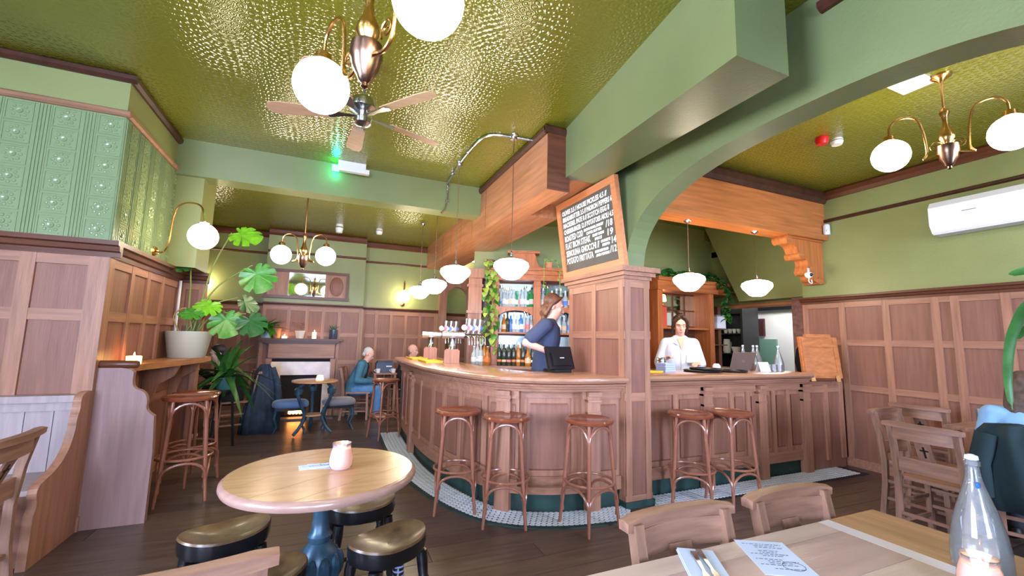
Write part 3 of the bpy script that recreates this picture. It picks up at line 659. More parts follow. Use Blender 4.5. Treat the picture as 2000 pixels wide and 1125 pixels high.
for k, (p, a, lb) in enumerate(CH):
    c = ch0 if k == 0 else copy_tree(ch0)
    c.location = (p[0], p[1], 0); c.rotation_euler = (0, 0, a); c['label'] = lb

# ================================================================ NEAR TABLE
TZ = 0.76
t = thing('dining_table', 'large pale scrubbed wooden table in the foreground', 'table', (1.13, 0.62, 0))
def tb(name, x0, x1, y0, y1, m, z0=TZ - 0.03, z1=TZ): return MB().box((x0 - 1.13 + 0.0008, y0 - 0.62 + 0.0008, z0), (x1 - 1.13 - 0.0008, y1 - 0.62 - 0.0008, z1)).build(name, m, t, False)
tb('end_board', 1.75, 2.03, 0.20, 1.06, TOPY); tb('plank', 0.25, 1.69, 0.98, 1.06, TOPL); tb('inlay_strip', 1.69, 1.75, 0.20, 1.06, mat('pale_strip', rgb(214, 206, 210), 0.3))
GREYT = wood('grey_panel', rgb(176, 150, 144), 'x', 0.3, 0.08)
for k in range(4): tb('plank', 0.25, 1.69, 0.20 + k * 0.195, 0.20 + (k + 1) * 0.195, GREYT if k % 2 else TOPL)
MB().box((-0.82, -0.36, 0.64), (0.82, -0.34, 0.73)).build('apron', CHAIRW, t, False); MB().box((-0.82, 0.34, 0.64), (0.82, 0.36, 0.73)).build('apron', CHAIRW, t, False)
for sx in (-1, 1):
    for sy in (-1, 1): MB().box((sx * 0.78 - 0.035, sy * 0.33 - 0.035, 0), (sx * 0.78 + 0.035, sy * 0.33 + 0.035, 0.73)).build('leg', CHAIRZ, t, False)
# paper with typed lines
def scribble(q, M, x0, x1, y, rnd, h=0.0025):
    x = x0
    while x < x1:
        w = rnd.uniform(0.004, 0.016); q.box((x, y, 0.0002), (min(x + w, x1), y + h, 0.0005), M); x += w + 0.004
def sheet(name, label, c, w, h, rz, z, lines, text=None):
    s = thing(name, label, 'menu', (c[0], c[1], z), rz)
    MB().box((-w / 2, -h / 2, 0), (w / 2, h / 2, 0.0012)).build('paper', PAPER, s, False)
    q = MB(); rnd = random.Random(len(label)); M = Matrix.Translation((0, 0, 0.0012))
    for k in range(lines):
        y = h / 2 - 0.025 - k * (h - 0.05) / lines
        if k % 5 == 3: continue
        scribble(q, M, -w / 2 + 0.015 + (0.03 if k % 3 else 0), w / 2 - 0.015 - rnd.uniform(0, 0.05), y, rnd)
    for k in range(40):
        a = 2 * PI * k / 40; a2 = 2 * PI * (k + 1) / 40
        q.bar((0.03 + 0.03 * math.cos(a), -h / 2 + 0.055 + 0.025 * math.sin(a), 0.0016), (0.03 + 0.03 * math.cos(a2), -h / 2 + 0.055 + 0.025 * math.sin(a2), 0.0016), 0.0012, 0.0006)
    q.build('printed_lines', INK, s, False); return s
sheet('menu_sheet', 'bluish printed menu sheet lying on the near table', (1.285, 0.94), 0.15, 0.21, -0.5, TZ, 15)
np_ = thing('napkin', 'folded pale blue napkin on the near table under cutlery', 'napkin', (1.02, 0.95, TZ), -0.55)
MB().box((-0.055, -0.12, 0), (0.055, 0.12, 0.004)).build('fold', PAPER, np_, False); MB().box((-0.052, -0.118, 0.004), (0.052, 0.122, 0.008)).build('fold', PAPER, np_, False)
def cutlery(name, label, x, rz, fork):
    s = thing(name, label, name, (x, 0.95, TZ + 0.009), rz)
    MB().loft([[Vector((a * w, y, b * 0.003 + 0.003)) for a, b in ((-1, -1), (1, -1), (1, 1), (-1, 1))] for y, w in ((0.10, 0.007), (0.095, 0.009), (0.05, 0.006), (-0.01, 0.004))]).build('handle', STEEL, s, ang=0.5)
    if fork:
        MB().loft([[Vector((a * w, y, b * 0.002 + 0.003)) for a, b in ((-1, -1), (1, -1), (1, 1), (-1, 1))] for y, w in ((-0.01, 0.004), (-0.04, 0.011), (-0.06, 0.012))]).build('head', STEEL, s, ang=0.5)
        for k in range(4): MB().bar((-0.0095 + 0.0063 * k, -0.06, 0.003), (-0.0095 + 0.0063 * k, -0.10, 0.005), 0.003, 0.002).build('tine', STEEL, s, False)
    else:
        MB().loft([[Vector((a * w, y, b * 0.0015 + 0.003)) for a, b in ((-1, -1), (1, -1), (1, 1), (-1, 1))] for y, w in ((-0.01, 0.004), (-0.03, 0.009), (-0.09, 0.009), (-0.12, 0.002))]).build('blade', STEEL, s, ang=0.5)
cutlery('fork', 'steel fork lying on the folded napkin', 1.005, -0.55, True); cutlery('knife', 'steel knife lying on the folded napkin', 1.035, -0.48, False)
# swing-top water bottle and candle jar
def swing_bottle(loc, label, sc=1.0, tagm=None, group=None):
    s = thing('water_bottle', label, 'bottle', loc, 0.4, group); s.scale = (sc, sc, sc)
    MB().lathe([(0.062, 0.0), (0.066, 0.006), (0.065, 0.06), (0.057, 0.12), (0.044, 0.17), (0.030, 0.215), (0.020, 0.25), (0.017, 0.268), (0.015, 0.292), (0.018, 0.295), (0.018, 0.306), (0.014, 0.310)], n=24, cap=False).build('glass_body', CLEAR, s)
    MB().lathe([(0.060, 0.006), (0.062, 0.04), (0.059, 0.08), (0.0, 0.081)], n=20, cap=True).build('water', glass('water', (0.96, 0.98, 1, 1), 0.97), s)
    MB().tube([(0.016, 0, 0.285), (0.021, 0, 0.27), (0.021, 0.0, 0.25), (0.018, 0.012, 0.245), (0, 0.021, 0.247), (-0.018, 0.012, 0.245), (-0.021, 0, 0.25), (-0.021, 0, 0.27), (-0.016, 0, 0.285)], 0.0013, 6).build('wire_clip', STEEL, s)
    MB().lathe([(0.010, 0.308), (0.016, 0.312), (0.015, 0.322), (0.006, 0.326)], n=14).build('stopper', WHITE, s)
    if tagm: MB().ball((-0.024, -0.006, 0.243), (0.012, 0.006, 0.009), 10, 6).build('rubber_ring', tagm, s)
    return s
swing_bottle((1.80, 0.67, TZ), 'tall clear swing-top water bottle on the near table at right', 1.0, mat('blue_ring', rgb(50, 110, 200), 0.4))
def candle_jar(loc, label, sc=1.0):
    s = thing('candle_jar', label, 'candle', loc); s.scale = (sc, sc, sc)
    MB().lathe([(0.038, 0.0), (0.045, 0.012), (0.048, 0.035), (0.044, 0.066), (0.036, 0.09), (0.038, 0.105), (0.037, 0.105), (0.034, 0.09)], n=24, cap=False).build('glass_jar', CLEAR, s)
    MB().lathe([(0.035, 0.004), (0.043, 0.014), (0.046, 0.035), (0.042, 0.066), (0.035, 0.082), (0.0, 0.083)], n=24).build('wax', PINKJ, s)
    MB().lathe([(0.0, 0.083), (0.0045, 0.088), (0.004, 0.094), (0.0, 0.105)], n=8, cap=False).build('flame', FLAME, s)
    return s
candle_jar((1.60, 0.60, TZ), 'candle in a small glass jar beside the water bottle')
# ================================================================ ROUND TABLE AND LOW STOOLS
RT = thing('round_table', 'round pine table with iron pedestal, left foreground', 'table', (0.03, 2.29, 0))
w_ = [-0.42, -0.25, -0.08, 0.10, 0.27, 0.42]
for a, b in zip(w_, w_[1:]):
    def seg(r, a, b):
        pts = [(x, -math.sqrt(max(0, r * r - x * x))) for x in [a + (b - a) * i / 10 for i in range(11)]]
        return pts + [(x, -y_) for x, y_ in reversed(pts)]
    M = Matrix.Rotation(0.62, 4, 'Z') @ Matrix.Rotation(PI / 2, 4, 'Z')
    q = MB(); P = seg(0.405, max(a, -0.404) + 0.001, min(b, 0.404) - 0.001); q.prism(P, Matrix.Translation((0, 0, 0.728)) @ M, 0.032); q.build('plank', TOPW, RT, ang=0.4)
MB().lathe([(0.39, 0.722), (0.418, 0.722), (0.424, 0.735), (0.422, 0.748), (0.412, 0.757), (0.4055, 0.7595), (0.4055, 0.73)], n=64, cap=False).build('moulded_edge', wood('table_edge', rgb(158, 124, 112), 'x', 0.25, 0.1, 0.5, 0.3), RT, ang=0.9)
MB().lathe([(0.0, 0.715), (0.14, 0.715), (0.14, 0.728), (0, 0.728)], n=24, cap=False).build('top_plate', IRONB, RT)
MB().lathe([(0.075, 0.11), (0.08, 0.16), (0.05, 0.2), (0.055, 0.26), (0.09, 0.30), (0.10, 0.34), (0.08, 0.40), (0.045, 0.44), (0.055, 0.47), (0.04, 0.49), (0.035, 0.55), (0.04, 0.66), (0.06, 0.70), (0.10, 0.716)], n=20).build('pedestal', IRON, RT)
for k in range(10):
    a = 2 * PI * k / 10; MB().ball((0.085 * math.cos(a), 0.085 * math.sin(a), 0.335), (0.03, 0.03, 0.06), 8, 6).build('leaf_casting', IRON, RT)
for k in range(3):
    a = 2 * PI * k / 3 + 0.5; d = Vector((math.cos(a), math.sin(a), 0))
    MB().tube([d * 0.03 + Z * 0.14, d * 0.14 + Z * 0.16, d * 0.23 + Z * 0.09, d * 0.28 + Z * 0.03, d * 0.32 + Z * 0.018], [0.035, 0.03, 0.024, 0.022, 0.018], 10).build('foot', IRON, RT)
def low_stool():
    t = thing('low_stool', 'x', 'stool', group='low black stools round the pine table')
    n = 40; rings = []
    def shape(a):
        c, s = math.cos(a), math.sin(a)
        return 0.19 * (abs(c) ** 1.0) * (1 if c >= 0 else -1), (0.15 * (abs(s) ** 1.0) * (1 if s >= 0 else -1)) * (1 - 0.13 * (1 - abs(c)))
    def ring(k, z0, dish):
        out = []
        for i in range(n):
            x, y = shape(2 * PI * i / n); x *= k; y *= k
            out.append(Vector((x, y, z0 + dish * 0.55 * (x / 0.19) ** 2)))
        return out
    q = MB(); q.loft([ring(0.86, 0.385, 0.02), ring(0.97, 0.39, 0.03), ring(1.0, 0.41, 0.04), ring(1.0, 0.452, 0.04)], cap=False); q.build('seat_block', BLKP, t, ang=0.6)
    q = MB(); q.loft([ring(1.0, 0.452, 0.04), ring(0.975, 0.462, 0.04), ring(0.93, 0.458, 0.045), ring(0.75, 0.446, 0.06), ring(0.5, 0.439, 0.07), ring(0.2, 0.437, 0.07), ring(0.02, 0.437, 0.07)], cap=False); q.build('dished_top', SEATB, t, ang=1.2)
    for sx in (-1, 1):
        for sy in (-1, 1):
            a = Vector((sx * 0.13, sy * 0.085, 0.39)); b = Vector((sx * 0.165, sy * 0.115, 0)); prof = []
            lg = MB(); K = [(0, 0.024), (0.12, 0.026), (0.30, 0.022), (0.32, 0.028), (0.35, 0.021), (0.38, 0.028), (0.41, 0.021), (0.44, 0.028), (0.47, 0.022), (0.75, 0.026), (0.85, 0.018), (0.9, 0.022), (1, 0.015)]
            lg.tube([a.lerp(b, u) for u, r in K], [r for u, r in K], 12); l_ = lg.build('leg', BLKP, t, ang=0.9)
            for u in (0.335, 0.395, 0.455):
                c = a.lerp(b, u); MB().tube([c + Z * 0.004, c - Z * 0.004], 0.0285, 12).build('highlight_line', mat('ring_highlight', rgb(150, 170, 220), 0.4), l_)  # bluish highlight on the turned ring grooves, painted on as pale bands
    for sx in (-1, 1): MB().tube([(sx * 0.15, -0.1, 0.17), (sx * 0.15, 0.1, 0.17)], 0.011, 8).build('stretcher', BLKP, t)
    MB().tube([(-0.15, 0, 0.17), (0.15, 0, 0.17)], 0.011, 8).build('stretcher', BLKP, t)
    return t
SEATB = mat('worn_black_brown', rgb(88, 64, 40), 0.35, 0, 0.5, 0.2, noise=(9, 0.8, (1, 1, 1)))
ls = low_stool()
LS = [((-0.38, 2.50), 0.4, 'low black saddle stool on the left side of the pine table'), ((-0.20, 2.03), 0.2, 'low black saddle stool at the front of the pine table, behind the chair back'),
      ((0.325, 2.16), 0.5, 'low black saddle stool on the right side of the pine table'), ((0.24, 2.66), 0.15, 'low black stool mostly hidden beneath the far side of the pine table')]
for k, (p, a, lb) in enumerate(LS):
    s = ls if k == 0 else copy_tree(ls)
    s.location = (p[0], p[1], 0); s.rotation_euler = (0, 0, a); s['label'] = lb
ls.location.z = 0
candle_jar((0.10, 2.28, TZ), 'pink candle glowing in a glass jar on the round table', 1.15)
sheet('menu_card', 'narrow pale menu slip under the candle on the round table', (0.01, 2.36), 0.19, 0.075, 0.1, TZ, 3)
sheet('menu_card', 'second pale menu card beneath the slip on the round table', (0.02, 2.345), 0.16, 0.09, -0.25, TZ - 0.0012, 3)

# ================================================================ LEFT BENCH AND CANDLE SHELF
bn = thing('settle_bench', 'painted panelled settle bench against the left partition', 'bench', (-2.3, 3.75, 0))
def bx(name, a, b, m, par=bn, o=(-2.3, 3.75)): return MB().box((a[0] - o[0], a[1] - o[1], a[2]), (b[0] - o[0], b[1] - o[1], b[2])).build(name, m, par, False)
LIM = wood('limed_board', rgb(164, 146, 146), 'z', 0.4, 0.12)
for k in range(12): bx('back_board', (-3.30 + k * 0.147, 3.985, 0.44), (-3.30 + k * 0.147 + 0.143, 4.0, 0.86), LIM)
bx('back_cap', (-3.30, 3.93, 0.90), (-1.56, 4.02, 0.945), LIM); bx('back_rail', (-3.30, 3.965, 0.84), (-1.56, 4.0, 0.90), LIM)
bx('seat', (-3.30, 3.55, 0.41), (-1.56, 3.985, 0.44), LIM); bx('seat_front', (-3.30, 3.58, 0.0), (-1.56, 3.60, 0.41), PAN)
q = MB(); M = frame((-1.56 + 2.3, 4.02 - 3.75, 0), (0, -1, 0), (0, 0, 1))
q.prism(chaikin([(0, 0), (0.50, 0), (0.50, 0.30), (0.47, 0.36), (0.50, 0.42), (0.48, 0.47), (0.40, 0.49), (0.30, 0.52), (0.20, 0.60), (0.15, 0.72), (0.15, 0.80), (0.12, 0.86), (0.13, 0.93), (0.08, 0.965), (0, 0.965)]), M, -0.045); q.build('bench_end', W_Z, bn, False)
ep = thing('shelf_end_panel', 'purplish oak end board with stepped ogee edge under the candle shelf', 'panel', (-1.52, 4.1, 0))
q = MB(); M = frame((0, 0.02, 0), (1, 0, 0), (0, 0, 1))
q.prism(chaikin([(0.0, 0), (0.38, 0), (0.38, 0.50), (0.365, 0.76), (0.33, 0.79), (0.31, 0.82), (0.315, 0.88), (0.29, 0.945), (0.22, 0.97), (0.21, 1.03), (0.215, 1.12), (0, 1.12)]), M, 0.05); q.build('end_board', wood('purple_oak', rgb(140, 108, 104), 'z', 0.45, 0.12), ep, False)
MB().lathe([(0.0, 0.0), (0.022, 0.0), (0.028, 0.01), (0.028, 0.24), (0.022, 0.25), (0, 0.25)], (-0.02, -0.005, 1.145), 12, Matrix.Rotation(PI / 2, 4, 'Y').to_3x3().to_4x4(), cap=False).build('rounded_cap', DKW, ep)
sh = thing('wall_shelf', 'thick oak shelf along the partition side holding candle and plant pot', 'shelf', (-1.54, 4.16, 1.08))
MB().prism([(0.025, 0), (0.17, 0.0), (0.19, 0.2), (0.30, 0.75), (0.36, 1.2), (0.37, 1.55), (0.025, 1.55)], Matrix.Identity(4), 0.05).build('board', wood('shelf_oak', rgb(170, 116, 72), 'y', 0.3, 0.2), sh, False)
for yy in (0.8, 1.5): MB().prism([(0, 0), (0.26, 0), (0.22, -0.1), (0.1, -0.18), (0.05, -0.4), (0, -0.42)], frame((0.025, yy, 0), (1, 0, 0), (0, 0, 1)), -0.04).build('bracket', W_Z, sh, False)
bm = Matrix.Identity(4)
tag(MB().tube([(-1.50, 5.62, 1.13), (-1.50, 5.62, 1.94)], 0.013, 10).build('white_pipe', WHITE), 'white vertical pipe in the corner behind the plant pot', 'pipe')
def tealight(loc, label, n=1, r=0.035, h=0.03):
    s = thing('candle', label, 'candle', loc)
    MB().lathe([(r * 0.9, 0), (r, 0.004), (r, h), (r * 0.9, h * 0.93), (0, h * 0.9)], n=14, cap=False).build('wax', CANDLE, s)
    MB().lathe([(0.0, h * 0.9), (0.007, h + 0.008), (0.005, h + 0.018), (0, h + 0.034)], n=8, cap=False).build('flame', FLAME, s)
    return s
tealight((-1.43, 4.42, 1.13), 'low burning candle on the shelf by the partition', 1, 0.05, 0.06)
# ================================================================ LAMPS
def globe(r, par):
    return MB().lathe([(0.001, -r)] + [(r * math.cos(t), r * math.sin(t)) for t in [-PI / 2 + PI * i / 18 for i in range(1, 17)]] + [(r * 0.3, r * 0.95), (r * 0.3, r * 1.05), (0.001, r * 1.05)], n=28, cap=False).mesh('globe', True, 1.2)
def scroll(c, d, s=1.0):
    P = []
    for i in range(22):
        t = i / 21 * 3.2 * PI; r = (0.008 + 0.034 * i / 21) * s
        P.append(Vector(c) + Vector(d) * (r * math.cos(t)) + Z * (r * math.sin(t)))
    return P
def chandelier(x, y, zg, zc, ang, R, label, scr=True, drop=0.05):
    t = thing('chandelier', label, 'chandelier', (x, y, zc), ang, 'brass two-globe chandeliers'); h = zg - zc - drop; hg = zg - zc
    MB().lathe([(0.0, 0.0), (0.062, 0.0), (0.06, -0.012), (0.03, -0.028), (0.014, -0.05), (0.0, -0.05)], n=18, cap=False).build('ceiling_rose', BRASS, t)
    MB().tube([(0, 0, -0.03), (0, 0, h + 0.28)], 0.009, 8).build('stem', BRASS, t)
    MB().lathe([(0.012, h + 0.33), (0.026, h + 0.31), (0.030, h + 0.29), (0.018, h + 0.265), (0.016, h + 0.22), (0.024, h + 0.17), (0.042, h + 0.13), (0.046, h + 0.10), (0.03, h + 0.07), (0.022, h + 0.055)], n=20).build('baluster', BRASS, t)
    hb = MB().lathe([(0.022, h + 0.06), (0.06, h + 0.045), (0.062, h - 0.005), (0.055, h - 0.02), (0.05, h - 0.05), (0.03, h - 0.085), (0.024, h - 0.10), (0.012, h - 0.11), (0.014, h - 0.125), (0.0, h - 0.135)], n=20, cap=False).build('hub', BRONZE, t)
    for s in (-1, 1):
        a = MB().tube(catmull([Vector((s * 0.05, 0, h - 0.01)), Vector((s * 0.13, 0, h - 0.03)), Vector((s * (R - 0.20), 0, h + 0.02)), Vector((s * (R - 0.185), 0, hg + 0.15)), Vector((s * (R - 0.15), 0, hg + 0.25)), Vector((s * (R - 0.07), 0, hg + 0.275)), Vector((s * (R - 0.01), 0, hg + 0.23)), Vector((s * R, 0, hg + 0.15))], 5), 0.0085, 8).build('arm', BRASS, t)
        if scr: MB().tube(scroll((s * (R - 0.245), 0, h + 0.05), (s, 0, 0)), 0.005, 6).build('scroll', BRASS, a)
        MB().lathe([(0.012, hg + 0.165), (0.035, hg + 0.15), (0.04, hg + 0.115)], (s * R, 0, 0), 16).build('gallery', BRASS, t)
        g = link('globe_shade', shared('g118', lambda: globe(0.118, None)), OPAL, t); g.location = (s * R, 0, hg)
    return t
def ang2(a, b): return math.atan2(b[1] - a[1], b[0] - a[0])
chandelier(0.065, 1.635, 2.50, CE, ang2((-0.10, 1.98), (0.23, 1.29)), 0.382, 'large brass chandelier with two white globes hanging close above', True, 0.03)
chandelier(3.995, 1.445, 2.85, CE, ang2((3.86, 1.72), (4.13, 1.17)), 0.306, 'brass chandelier with two globes hanging beyond the arch')
chandelier(-0.345, 5.86, 2.375, CB, ang2((-0.60, 5.94), (-0.09, 5.77)), 0.27, 'small distant brass chandelier before the framed mirror')
def wall_lamp(base, gl, r, label):
    b = Vector(base); g = Vector(gl); t = thing('wall_lamp', label, 'wall lamp', b, 0, 'globe wall lamps'); v = g - b
    d = Vector((v.x, v.y, 0)); n = d.normalized()
    MB().lathe([(0.0, 0), (0.045, 0), (0.04, 0.012), (0.015, 0.022), (0, 0.022)], (0, 0, 0), 14, frame((0, 0, 0), n.orthogonal(), n.cross(n.orthogonal())), cap=False).build('wall_plate', BRASS, t)
    MB().tube(catmull([Vector((0, 0, 0)), d * 0.2 - Z * 0.01, d * 0.3 + Z * 0.10, d * 0.36 + Z * (v.z + r + 0.12), d * 0.55 + Z * (v.z + r + 0.20), d * 0.88 + Z * (v.z + r + 0.17), d + Z * (v.z + r + 0.02)], 5), 0.008, 8).build('arm', BRASS, t)
    o = link('globe_shade', shared('g118', lambda: globe(0.118, None)), OPAL, t); o.location = v; o.scale = (r / 0.118,) * 3
wall_lamp((-1.53, 4.86, 2.13), (-1.10, 4.60, 2.26), 0.118, 'swan neck brass wall lamp with white globe on the partition')
wall_lamp((-1.95, 8.49, 2.02), (-1.95, 8.36, 2.20), 0.10, 'globe wall lamp on the back wall behind the monstera')
wall_lamp((1.31, 8.49, 2.02), (1.31, 8.32, 2.16), 0.105, 'globe wall lamp on the back wall near the bar end')
def pendant():
    t = thing('pendant_lamp', 'x', 'pendant lamp', group='schoolhouse pendant lamps over the bar')
    MB().lathe([(0.0, -0.088), (0.055, -0.086), (0.085, -0.072), (0.10, -0.055), (0.155, 0.005), (0.168, 0.035), (0.16, 0.065), (0.12, 0.09), (0.06, 0.102), (0.045, 0.104), (0.0, 0.104)], n=36, cap=False).build('opal_shade', OPAL, t, ang=1.2)
    MB().lathe([(0.05, 0.100), (0.058, 0.106), (0.05, 0.118), (0.022, 0.128), (0.020, 0.145), (0.012, 0.152), (0.012, 0.172), (0.006, 0.18)], n=16).build('fitter', STEEL, t)
    return t
p0 = pendant()
PEN = [((1.545, 3.64, 2.04), CE, 'schoolhouse pendant lamp, nearest of the row over the curved bar'), ((1.25, 4.52, 2.08), CE, 'schoolhouse pendant lamp, second nearest over the curved bar'),
       ((1.29, 5.70, 2.07), CB, 'schoolhouse pendant lamp, third along the curved bar, overlapping the farthest'), ((1.27, 6.60, 2.07), CB, 'schoolhouse pendant lamp, farthest and smallest over the curved bar'),
       ((3.59, 3.47, 2.045), 2.75, 'schoolhouse pendant lamp right of the pillar, above the woman'), ((4.65, 3.46, 2.05), 2.75, 'schoolhouse pendant lamp above the right bar, nearer the right wall')]
for k, (p, zc, lb) in enumerate(PEN):
    t = p0 if k == 0 else copy_tree(p0)
    t.location = p; t['label'] = lb
for t, (p, zc, lb) in [(o, q) for q in PEN for o in COL.objects if o.get('label') == q[2]]:
    MB().tube([(0, 0, 0.17), (0, 0, zc - p[2] - 0.01)], 0.0035, 6).build('cord', BRONZE, t)
    MB().lathe([(0.0, -0.03), (0.02, -0.028), (0.04, -0.012), (0.042, 0.0), (0, 0)], (0, 0, zc - p[2] - (0.028 if zc < 3.3 and zc > 3 else 0)), 14, cap=False).build('cord_grip', STEEL, t)
# ---- conduit
cd = thing('conduit', 'galvanised conduit running on the ceiling and down the cross beam', 'conduit', (0, 0, 0))
MB().tube(catmull([Vector((1.74, 3.64, CE - 0.015)), Vector((1.545, 3.66, CE - 0.015)), Vector((1.36, 3.70, CE - 0.015)), Vector((1.28, 3.80, CE - 0.015)), Vector((1.25, 4.1, CE - 0.015)), Vector((1.25, 4.52, CE - 0.015)), Vector((1.28, 5.13, CE - 0.018)), Vector((1.29, 5.18, CE - 0.05)), Vector((1.29, 5.185, 3.2)), Vector((1.27, 5.185, 3.03)), Vector((1.22, 5.18, 2.96))], 5), 0.013, 8).build('tube', STEEL, cd)
for p in ((1.545, 3.65, CE - 0.02), (1.25, 4.52, CE - 0.02)): MB().lathe([(0.0, -0.03), (0.034, -0.028), (0.036, 0.018), (0, 0.02)], p, 14, cap=False).build('junction_box', STEEL, cd)
for p in ((1.25, 4.2, CE - 0.015), (1.265, 4.85, CE - 0.015), (1.29, 5.185, 3.13), (1.29, 5.185, 3.30)): MB().box((p[0] - 0.025, p[1] - 0.012, p[2] - 0.012), (p[0] + 0.025, p[1] + 0.012, p[2] + 0.014)).build('saddle_clip', STEEL, cd, False)
# ---- ceiling fan at rest
fan = thing('ceiling_fan', 'five blade ceiling fan with wooden blades behind the big chandelier', 'fan', (0.125, 3.06, CE))
MB().lathe([(0, 0), (0.06, 0), (0.055, -0.04), (0.02, -0.05), (0, -0.05)], n=18, cap=False).build('canopy', STEEL, fan)
MB().tube([(0, 0, -0.04), (0, 0, -0.32)], 0.011, 8).build('down_rod', STEEL, fan)
MB().lathe([(0.02, -0.30), (0.085, -0.315), (0.095, -0.33), (0.095, -0.38), (0.06, -0.395), (0.03, -0.40), (0.035, -0.44), (0.06, -0.455), (0.06, -0.49), (0.04, -0.505), (0, -0.51)], n=22, cap=False).build('motor', STEEL, fan)
BLADE = wood('fan_blade', rgb(176, 138, 108), 'x', 0.4, 0.12)
for k in range(5):
    a = math.radians(21 + 72 * k); M = Matrix.Translation((0, 0, -0.43)) @ Matrix.Rotation(a, 4, 'Z') @ Matrix.Rotation(0.20, 4, 'X')
    MB().prism([(0.20, -0.045), (0.55, -0.062), (0.62, -0.05), (0.645, 0), (0.62, 0.05), (0.55, 0.062), (0.20, 0.045)], M, 0.006).build('blade', BLADE, fan, False)
    MB().prism([(0.05, -0.012), (0.12, -0.015), (0.23, -0.04), (0.25, 0), (0.23, 0.04), (0.12, 0.015), (0.05, 0.012)], M @ Matrix.Translation((0, 0, -0.005)), 0.005).build('blade_iron', STEEL, fan, False)
# ---- small ceiling fixtures
ex = thing('emergency_light', 'slim white emergency light with one end glowing green at the cross beam', 'emergency light', (0.12, 5.08, 3.26))
MB().box((-0.14, -0.03, 0.0), (0.20, 0.03, 0.05)).build('housing', WHITE, ex, False); MB().box((-0.14, -0.02, 0.05), (0.16, 0.02, 0.12)).build('mount', WHITE, ex, False)
MB().box((-0.20, -0.031, -0.001), (-0.13, 0.031, 0.051)).build('green_lens', mat('green_glow', rgb(20, 220, 150), 0.4, emit=((0.02, 1.0, 0.55, 1), 14)), ex, False)
def detector(name, label, loc, m, r=0.05, h=0.05, ring=True):
    s = thing(name, label, 'detector', loc)
    MB().lathe([(0, 0), (r * 0.9, 0), (r, -h * 0.2), (r, -h * 0.55), (r * 0.8, -h), (0, -h)], n=20, cap=False).build('body', m, s)
    if ring: MB().lathe([(r * 1.02, -h * 0.3), (r * 1.02, -h * 0.45)], n=20, cap=False).build('vent_ring', mat('grey_vent', rgb(120, 122, 126), 0.5), s)
detector('smoke_detector', 'white smoke sensor on the fireplace room ceiling, left of two', (0.06, 7.40, CB), WHITE, 0.06, 0.14)
detector('smoke_detector', 'white smoke sensor on the fireplace room ceiling, right of two', (0.69, 7.40, CB), WHITE, 0.055, 0.09)
detector('alarm_sounder', 'red fire alarm sounder on the ceiling beyond the arch', (4.22, 2.40, CE), mat('alarm_red', rgb(200, 30, 34), 0.35), 0.055, 0.07, False)
detector('smoke_detector', 'white smoke detector beside the red alarm sounder', (4.38, 2.36, CE), WHITE, 0.052, 0.06)
vt = thing('ceiling_vent', 'white slatted ceiling vent partly hidden by the arch', 'vent', (3.87, 1.58, CE))
MB().box((-0.16, -0.10, -0.012), (0.16, 0.10, 0)).build('plate', WHITE, vt, False)
for k in range(5): MB().box((-0.14, -0.085 + k * 0.036, -0.02), (0.14, -0.06 + k * 0.036, -0.012)).build('slat', WHITE, vt, False)
ac = thing('air_conditioner', 'white wall mounted air conditioner on the right wall', 'air conditioner', (5.8, 1.75, 2.54))
ACP = [(0, 0.02), (0, 0.34), (0.17, 0.34), (0.215, 0.28), (0.215, 0.10), (0.17, 0.02)]
MB().loft([[Vector((-a, y, b)) for a, b in ACP] for y in (-0.47, 0.47)]).build('casing', WHITE, ac, False)
MB().box((-0.20, -0.45, 0.0), (-0.05, 0.45, 0.022)).build('outlet_flap', mat('ac_flap', rgb(205, 205, 210), 0.4), ac, False)
MB().box((-0.219, 0.12, 0.19), (-0.214, 0.22, 0.196)).build('badge', mat('grey_badge', rgb(120, 120, 124), 0.4), ac, False)
pr = thing('motion_sensor', 'small white motion sensor in the corner under the right fascia', 'sensor', (5.76, 3.29, 2.80))
MB().lathe([(0, 0), (0.035, 0.002), (0.038, 0.02), (0.038, 0.12), (0.03, 0.135), (0, 0.137)], n=14, cap=False).build('body', WHITE, pr); MB().ball((-0.02, -0.025, 0.05), (0.02, 0.02, 0.025), 10, 6).build('lens', mat('sensor_lens', rgb(235, 235, 238), 0.2), pr)
cc = thing('security_camera', 'white dome security camera on the corbel', 'camera', (5.44, 3.345, 2.27))
MB().lathe([(0.0, 0.03), (0.03, 0.028), (0.045, 0.012), (0.045, -0.012), (0.03, -0.035), (0, -0.045)], n=16, cap=False).build('body', WHITE, cc)
MB().ball((-0.012, -0.034, -0.004), 0.022, 10, 6).build('lens', BLACK, cc)
MB().tube([(0.0, 0, 0.03), (0.03, 0.02, 0.08), (0.06, 0.05, 0.09)], 0.012, 8).build('bracket', WHITE, cc)
MB().tube(catmull([Vector((0, 0, -0.04)), Vector((-0.02, -0.01, -0.09)), Vector((0.02, -0.02, -0.11)), Vector((0.05, 0, -0.06))], 5), 0.006, 6).build('cable', WHITE, cc)

# ================================================================ CHALKBOARD
bd = thing('menu_chalkboard', 'chalkboard menu in a wooden frame leaning on top of the pillar', 'chalkboard', (2.40, 3.54, 2.066))
M = frame((0, 0, 0), (0, -1, 0), (-0.135, 0, 1))      # local x to the right, local y up the board, local z towards the room
BW, BH = 1.06, 0.83
MB().box((-BW / 2 + 0.05, 0.05, 0.0), (BW / 2 - 0.05, BH - 0.05, 0.018), M).build('slate', SLATE, bd, False)
FRM = wood('board_frame', rgb(190, 122, 80), 'y', 0.4, 0.15)
for a, b in (((-BW / 2, 0), (BW / 2, 0.07)), ((-BW / 2, BH - 0.07), (BW / 2, BH)), ((-BW / 2, 0.0705), (-BW / 2 + 0.07, BH - 0.0705)), ((BW / 2 - 0.07, 0.0705), (BW / 2, BH - 0.0705))): MB().box((a[0], a[1], -0.01), (b[0], b[1], 0.035), M).build('frame_bar', FRM, bd, False)
